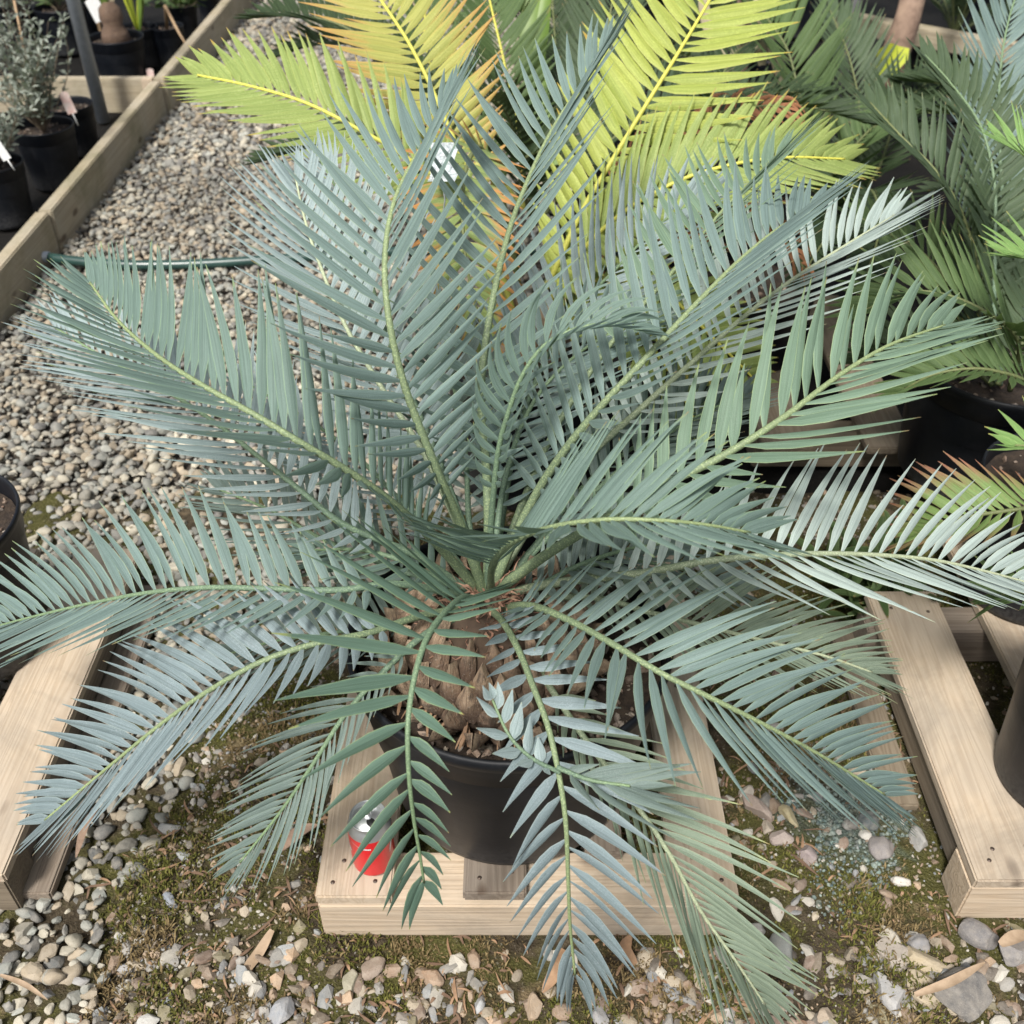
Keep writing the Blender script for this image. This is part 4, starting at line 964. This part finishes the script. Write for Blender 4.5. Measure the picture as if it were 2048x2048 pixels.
# right edge group
g4 = plant('cycad', 'blue green cycad with a tall straight stalk at the right edge', (1.06, 1.92, .42))
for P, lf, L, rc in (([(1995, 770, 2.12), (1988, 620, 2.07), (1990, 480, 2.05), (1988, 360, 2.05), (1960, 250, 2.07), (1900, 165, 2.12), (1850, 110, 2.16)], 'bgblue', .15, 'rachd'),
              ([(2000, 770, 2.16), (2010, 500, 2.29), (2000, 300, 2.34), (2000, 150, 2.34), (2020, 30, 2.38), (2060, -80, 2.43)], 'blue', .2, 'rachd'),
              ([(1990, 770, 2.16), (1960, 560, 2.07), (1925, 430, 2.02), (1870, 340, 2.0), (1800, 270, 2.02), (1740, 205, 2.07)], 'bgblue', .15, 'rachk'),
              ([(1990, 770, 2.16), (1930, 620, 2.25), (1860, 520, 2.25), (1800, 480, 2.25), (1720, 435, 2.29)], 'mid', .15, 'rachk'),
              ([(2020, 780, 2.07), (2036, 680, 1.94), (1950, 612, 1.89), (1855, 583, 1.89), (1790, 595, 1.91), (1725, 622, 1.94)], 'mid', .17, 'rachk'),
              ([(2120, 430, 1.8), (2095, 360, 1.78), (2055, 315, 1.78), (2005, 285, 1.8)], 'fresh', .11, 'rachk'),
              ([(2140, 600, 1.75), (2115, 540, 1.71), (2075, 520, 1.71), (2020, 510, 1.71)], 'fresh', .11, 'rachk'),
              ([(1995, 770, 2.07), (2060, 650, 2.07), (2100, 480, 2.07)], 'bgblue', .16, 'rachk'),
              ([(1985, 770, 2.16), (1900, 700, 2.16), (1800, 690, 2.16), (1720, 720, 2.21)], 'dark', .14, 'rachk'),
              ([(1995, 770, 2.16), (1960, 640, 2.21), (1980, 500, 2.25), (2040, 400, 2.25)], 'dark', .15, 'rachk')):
    BF(g4, P, leaf=lf, L=L, sp=.012 if lf == 'fresh' else .02, wd=.0045 if lf == 'fresh' else .0085, a1=38 if lf == 'fresh' else 50, rach=rc)
pot(1.06, 1.90, .122, .20, .30, 'large black pot at the right edge below the arching green frond', True, 8, grit=120)
g5 = plant('cycad', 'olive cycad arching low over the black pot at the right edge', (1.4, 2.0, .5))
for P, lf, L in (([(2120, 860, 2.0), (2060, 770, 1.93), (1990, 742, 1.9), (1930, 738, 1.9), (1860, 752, 1.92), (1790, 790, 1.97)], 'mid', .13),
                 ([(2130, 1000, 1.75), (2060, 1015, 1.7), (1990, 1025, 1.7), (1900, 1040, 1.72), (1830, 1070, 1.78)], 'red', .14),
                 ([(2130, 1200, 1.6), (2080, 1190, 1.55), (2020, 1185, 1.55), (1990, 1200, 1.57)], 'mid', .09),
                 ([(2150, 960, 1.8), (2090, 900, 1.75), (2030, 890, 1.75)], 'fresh', .10)):
    BF(g5, P, leaf=lf, L=L, sp=.017, wd=.0075)
pot(1.03, 1.50, .122, .15, .28, 'black pot with reddening cycad at the right edge', True, 9, grit=90)
pot(1.36, 1.68, .122, .17, .27, 'black pot half out of view behind the reddening cycad pot', False, 10)
pot(.62, 2.45, .0, .18, .34, 'black pot in the shade between the big blue cycad and right pots', True, 21, grit=60)
pot(.925, 1.04, .122, .14, .30, 'glossy black pot at the lower right edge on the pallet', True, 11, grit=220)
pot(-1.03, 1.345, .122, .17, .30, 'black nursery pot at the left edge on the pallet', True, 12, grit=260)

# spiny succulent under the right fronds
ss = plant('spiny_succulent', 'dark green spiny plant in the shade beside the right pallet', tuple(G(1740, 1230)), 'plant')
mb = MB()
for k in range(90):
    a = rnd.uniform(0, 2*PI); e = rnd.uniform(.1, 1.3); l = rnd.uniform(.05, .14); b_ = Vector(ss.location)+Vector((rnd.uniform(-.09, .09), rnd.uniform(-.07, .10), rnd.uniform(0, .12)))
    d = Vector((math.cos(a)*math.cos(e), math.sin(a)*math.cos(e), math.sin(e)))
    ribbon([b_, b_+d*l*.5+Vector((0, 0, .01)), b_+d*l], rnd.uniform(.009, .016), mb=mb, fold=.5)
mb.build('foliage', M['mid'], ss)

# poles and trunk
gp = MB(); pb = G(207, 243); tube(gp, [pb, pb+Vector((0, 0, 2.2))], .028, 14); o = gp.build('support_pole', M['steelpipe'], loc=tuple(pb)); props(o, 'galvanised metal pole standing inside the left timber edging', 'pole')
gp = MB(); pb = G(1672, 215, .15); tube(gp, [pb-Vector((0, 0, .15)), pb+Vector((0, 0, 1.8))], .022, 12); o = gp.build('support_pole', M['greypipe'], loc=tuple(pb)); props(o, 'grey plastic pole among the cycads at the upper right', 'pole')
gp = MB(); tube(gp, [G(1755, 225, .0), W(1775, 150, 4.1), W(1815, 40, 4.0), W(1840, -60, 4.0)], [.07, .06, .05, .045], 12); o = gp.build('tree_trunk', M['trunk'], loc=tuple(G(1755, 225))); props(o, 'pale brown leaning trunk right of the grey pole', 'trunk')
bl = thing('broad_leaf_plant', 'single bright yellow broad leaf before the brown trunk', 'plant', tuple(W(1780, 120, 3.6)))
c = W(1780, 120, 3.6); vs = [c]; n = 14
for k in range(n):
    a = 2*PI*k/n; r_ = .055*(1+.22*math.sin(3*a+.6)+.12*math.sin(5*a)); vs.append(c+Vector((math.cos(a)*r_, .02*math.sin(2*a), math.sin(a)*r_*1.1)))
mk('leaf_blade', vs, [(0, 1+k, 1+(k+1) % n) for k in range(n)], M['yleaf'], bl)
o = plank('timber_rail', None, 1.9, 2.9, 5.0, 5.08, .35, .42, M['woodw'], rz=0); o.rotation_euler = (0, .0, R_(-40)); o.location = (G(1890, 80, .35)); props(o, 'diagonal weathered rail at the upper right behind the trunk', 'timber rail')

# left nursery area ------------------------------------------------------------
def pxpot(u, vb, wpx, hfac, label, grit=40, z=0.0, soil=True):
    b = G(u, vb, z); d = (b-CAM).dot(Fv); R = wpx/2*d/2048; return pot(b.x, b.y+R*.8, z, R, R*2*hfac, label, soil, u, grit=grit, fine=40)
def px_top(t, hfac=None):
    return None
NL = [(240, 182, 108, .85, 'round black pot behind the cross board holding the small bulbous cycad'),
      (284, 140, 74, 1.0, 'black pot just behind the bulbous cycad pot'),
      (341, 136, 66, 1.1, 'black pot next to the timber edging with a dry twig'),
      (366, 84, 64, 1.0, 'black pot by the far edging with small green rosette'),
      (420, 52, 44, 1.2, 'farthest black pot against the timber edging'),
      (128, 114, 100, .85, 'wide black pot at the upper left behind the metal pole'),
      (45, 110, 84, .9, 'black pot in the upper left corner'),
      (200, 80, 70, 1.0, 'black pot at the top left between the taller plants'),
      (102, 385, 118, 1.0, 'tall black pot under the larger silver shrub'),
      (148, 318, 96, 1.0, 'black pot behind the tall silver shrub pot'),
      (4, 462, 116, 1.05, 'black pot at the left edge under the lower silver shrub')]
potobj = {}
for (u, v, wp, hf, lb) in NL: potobj[lb] = pxpot(u, v, wp, hf, lb)
def pot_top(lb):
    t = potobj[lb]; zz = max((v.co.z for v in t.children[0].data.vertices)); return Vector(t.location)+Vector((0, 0, zz))
def shrub(label, base, h, r, nst, mat, leafL=.03, leafW=.004, name='shrub', nl=26, spread=.5):
    t = thing(name, label, 'shrub', tuple(base)); wb = MB(); lb_ = MB()
    for k in range(nst):
        a = rnd.uniform(0, 2*PI); e = rnd.uniform(0, 1)**.7*spread; top = base+Vector((math.cos(a)*r*e*1.6, math.sin(a)*r*e*1.6, h*rnd.uniform(.55, 1)*(1-.25*e)))
        mid = (base+top)/2+Vector((rnd.uniform(-1, 1), rnd.uniform(-1, 1), 0))*r*.3
        C, _ = catmull([base, mid, top], 14); tube(wb, C, [.003*(1-i/16) for i in range(14)], 5)
        for j in range(nl):
            i = rnd.randint(3, 13); p = C[i]; tdir = (C[min(i+1, 13)]-C[i-1]).normalized()
            dd = (tdir*rnd.uniform(.2, 1)+Vector((rnd.uniform(-1, 1), rnd.uniform(-1, 1), rnd.uniform(-.4, .6)))*.9).normalized(); l = leafL*rnd.uniform(.6, 1.2)
            s_ = dd.cross(Vector((rnd.uniform(-1, 1), rnd.uniform(-1, 1), 1))).normalized()*leafW
            q = p+dd*l; m_ = p+dd*l*.5; bn = Vector((0, 0, -.15*l))
            lb_.add([p, m_-s_, q+bn, m_+s_], [(0, 1, 2, 3)], lu=[.5, 0.1, .5, .9], lv=[0, .5, 1, .5], lr=rnd.random(), fv=.5)
    fo = lb_.build('foliage', mat, t, smooth=False); wb.build('stem', M['twig'], t); return t
shrub('large silver grey leaved shrub in the tall black pot at the left', pot_top('tall black pot under the larger silver shrub')-Vector((0, 0, .03)), .5, .15, 46, M['silvleaf'], .04, .0055, nl=34, spread=.8)
shrub('small silver green shrub in the pot at the left edge', pot_top('black pot at the left edge under the lower silver shrub')-Vector((0, 0, .03)), .32, .16, 34, M['silvleaf'], .04, .0055, nl=30, spread=.8)
shrub('grey leaved shrub behind the large silver shrub', pot_top('black pot in the upper left corner')-Vector((0, 0, .03)), .5, .22, 26, M['silvleaf'], .045, .006)
# bulbous small cycad
bt = pot_top('round black pot behind the cross board holding the small bulbous cycad')
sb = thing('bulbous_plant', 'small plant with a swollen brown base and yellow green straps behind the cross board', 'plant', tuple(bt))
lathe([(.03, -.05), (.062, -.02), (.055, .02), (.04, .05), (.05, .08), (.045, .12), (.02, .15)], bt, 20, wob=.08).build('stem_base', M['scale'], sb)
for k in range(9):
    a = rnd.uniform(0, 2*PI); l = rnd.uniform(.3, .5); p = bt+Vector((0, 0, .1)); d = Vector((math.cos(a)*.35, math.sin(a)*.35, 1))
    ribbon([p, p+d*l*.5, p+d*l+Vector((math.cos(a), math.sin(a), 0))*.06], .018, mb=MB(), upv=(math.cos(a+1), math.sin(a+1), .3), fold=.5).build('strap_leaf', M['strap'] if k % 3 else M['khaki'], sb)
bt = pot_top('black pot just behind the bulbous cycad pot')
sb = thing('strap_leaf_plant', 'yellow green strap leaves rising from the pot behind the bulbous plant', 'plant', tuple(bt))
for k in range(7):
    a = rnd.uniform(0, 2*PI); l = rnd.uniform(.3, .5); p = bt-Vector((0, 0, .02)); d = Vector((math.cos(a)*.25, math.sin(a)*.25, 1))
    ribbon([p, p+d*l*.5, p+d*l], .02, mb=MB(), upv=(math.cos(a+1), math.sin(a+1), .3), fold=.5).build('strap_leaf', M['strap'] if k % 2 else M['yleaf'], sb)
shrub('low green rosette plant in the pot by the far edging', pot_top('black pot by the far edging with small green rosette')-Vector((0, 0, .03)), .2, .2, 16, M['mid'], .08, .02, nl=8, spread=.9)
shrub('green seedling at the top of the left nursery rows', pot_top('black pot at the top left between the taller plants')-Vector((0, 0, .03)), .35, .2, 14, M['mid'], .1, .012, nl=10)
shrub('dull green plant in the wide black pot behind the pole', pot_top('wide black pot at the upper left behind the metal pole')-Vector((0, 0, .03)), .3, .2, 16, M['mid'], .08, .012, nl=9, spread=.9)
mb = MB(); tt = pot_top('black pot next to the timber edging with a dry twig')
tube(mb, [tt-Vector((0, 0, .03)), tt+Vector((.03, -.05, .10)), tt+Vector((.10, -.14, .0)), tt+Vector((.17, -.2, -.10))], [.008, .008, .006, .004], 7); o = mb.build('twig', M['bamboo'], loc=tuple(tt)); props(o, 'bare tan twig bending out over the pot beside the edging', 'twig')
mb = MB(); p0 = W(214, 120, 5.4); tube(mb, [p0, W(196, 40, 5.3), W(186, 0, 5.25)], .009, 8); o = mb.build('bamboo_stake', M['bamboo'], loc=tuple(p0)); props(o, 'tan bamboo stake in the bulbous plant pot', 'stake')
def tag(u, v, d, wd, ht_, mat, label, rot=0):
    c = W(u, v, d); t = thing('plant_tag', label, 'plant tag', tuple(c)); mb = MB(); a = Vector((math.cos(rot), 0, math.sin(rot)))*wd; b_ = Vector((-math.sin(rot), .1, math.cos(rot)))*ht_; nn = a.cross(b_).normalized()*.0006
    vs = [c-a-b_-nn, c+a-b_-nn, c+a+b_*.8-nn, c+b_-nn, c-a+b_*.8-nn]; vs += [v_+nn*2 for v_ in vs]
    fs = [(0, 1, 2, 3, 4), (9, 8, 7, 6, 5)]+[(k, (k+1) % 5, 5+(k+1) % 5, 5+k) for k in range(5)]; mb.add(vs, fs); mb.build('tag_plate', mat, t, smooth=False)
    mb = MB(); tube(mb, [c-b_, c-b_*2.1], .002, 5); mb.build('tag_stem', M['white'], t)
tag(192, 18, 5.0, .035, .055, M['white'], 'white plant tag tied to the bamboo stake', .35)
tag(135, 205, 3.8, .018, .04, M['pink'], 'pale pink plant tag beside the silver shrub', .25)
tag(301, 150, 4.9, .017, .03, M['pink'], 'pinkish tag at the right of the bulbous plant pot', 0)
tag(322, 88, 5.6, .014, .03, M['white'], 'small white round tag hanging by the twig pot', .2)
tag(2, 300, 3.0, .014, .03, M['white'], 'white tag at the left edge in the lower silver shrub', .4)
mb = MB(); p0 = W(55, 130, 4.0); tube(mb, [p0, W(28, 0, 3.9)], .005, 6); o = mb.build('bamboo_stake', M['bamboo'], loc=tuple(p0)); props(o, 'thin pale stake rising from the silver shrub', 'stake')

# ------------------------------------------------------------------ shaded rows of cycads behind
def genplant(x, y, z, R, nf, leaf, L, label, group, el=(.15, 1.2)):
    t = thing('cycad', label, 'cycad', (x, y, z), group); c = Vector((x, y, z))
    for k in range(nf):
        a = k*gold+rnd.uniform(-.3, .3); e = rnd.uniform(*el); l = R*rnd.uniform(.8, 1.1); h = Vector((math.cos(a), math.sin(a), 0))
        P = [c, c+h*l*.25*math.cos(e)+Vector((0, 0, l*.35*math.sin(e)+.03)), c+h*l*.6*math.cos(e*.8)+Vector((0, 0, l*.62*math.sin(e))), c+h*l*.95*math.cos(e*.6)+Vector((0, 0, l*.68*math.sin(e)-.03))]
        frond(t, P, leaf=leaf, rach='rachk', L=L, sp=.026, wd=.0095, px=False, seg=3, s0=.15, inw=tuple(c))
    return t
GP = 'dark cycads crowded in rows behind'
rows = [(.55, 3.0, 'dark', 'just behind the yellow cycad'), (.45, 3.9, 'dark', 'two rows behind the yellow cycad'), (1.6, 3.0, 'dark', 'behind the big right pot'),
        (2.2, 3.4, 'bgblue', 'at the far upper right edge, bluish'), (1.1, 4.6, 'mid', 'between the withered stalks and the grey pole'), (1.9, 4.7, 'dark', 'behind the brown trunk'),
        (.25, 4.8, 'mid', 'behind the deep green upright cycad'), (2.6, 4.8, 'dark', 'in the upper right corner behind the rail'), (.7, 5.8, 'dark', 'at the top edge above the lime frond'),
        (1.6, 6.0, 'mid', 'at the top edge above the brown trunk'), (2.6, 6.2, 'dark', 'farthest of all in the upper right corner'), (.0, 6.6, 'dark', 'farthest beside the gravel path at the top edge'), (1.7, 2.6, 'dark', 'at the right edge behind the tall straight stalk')]
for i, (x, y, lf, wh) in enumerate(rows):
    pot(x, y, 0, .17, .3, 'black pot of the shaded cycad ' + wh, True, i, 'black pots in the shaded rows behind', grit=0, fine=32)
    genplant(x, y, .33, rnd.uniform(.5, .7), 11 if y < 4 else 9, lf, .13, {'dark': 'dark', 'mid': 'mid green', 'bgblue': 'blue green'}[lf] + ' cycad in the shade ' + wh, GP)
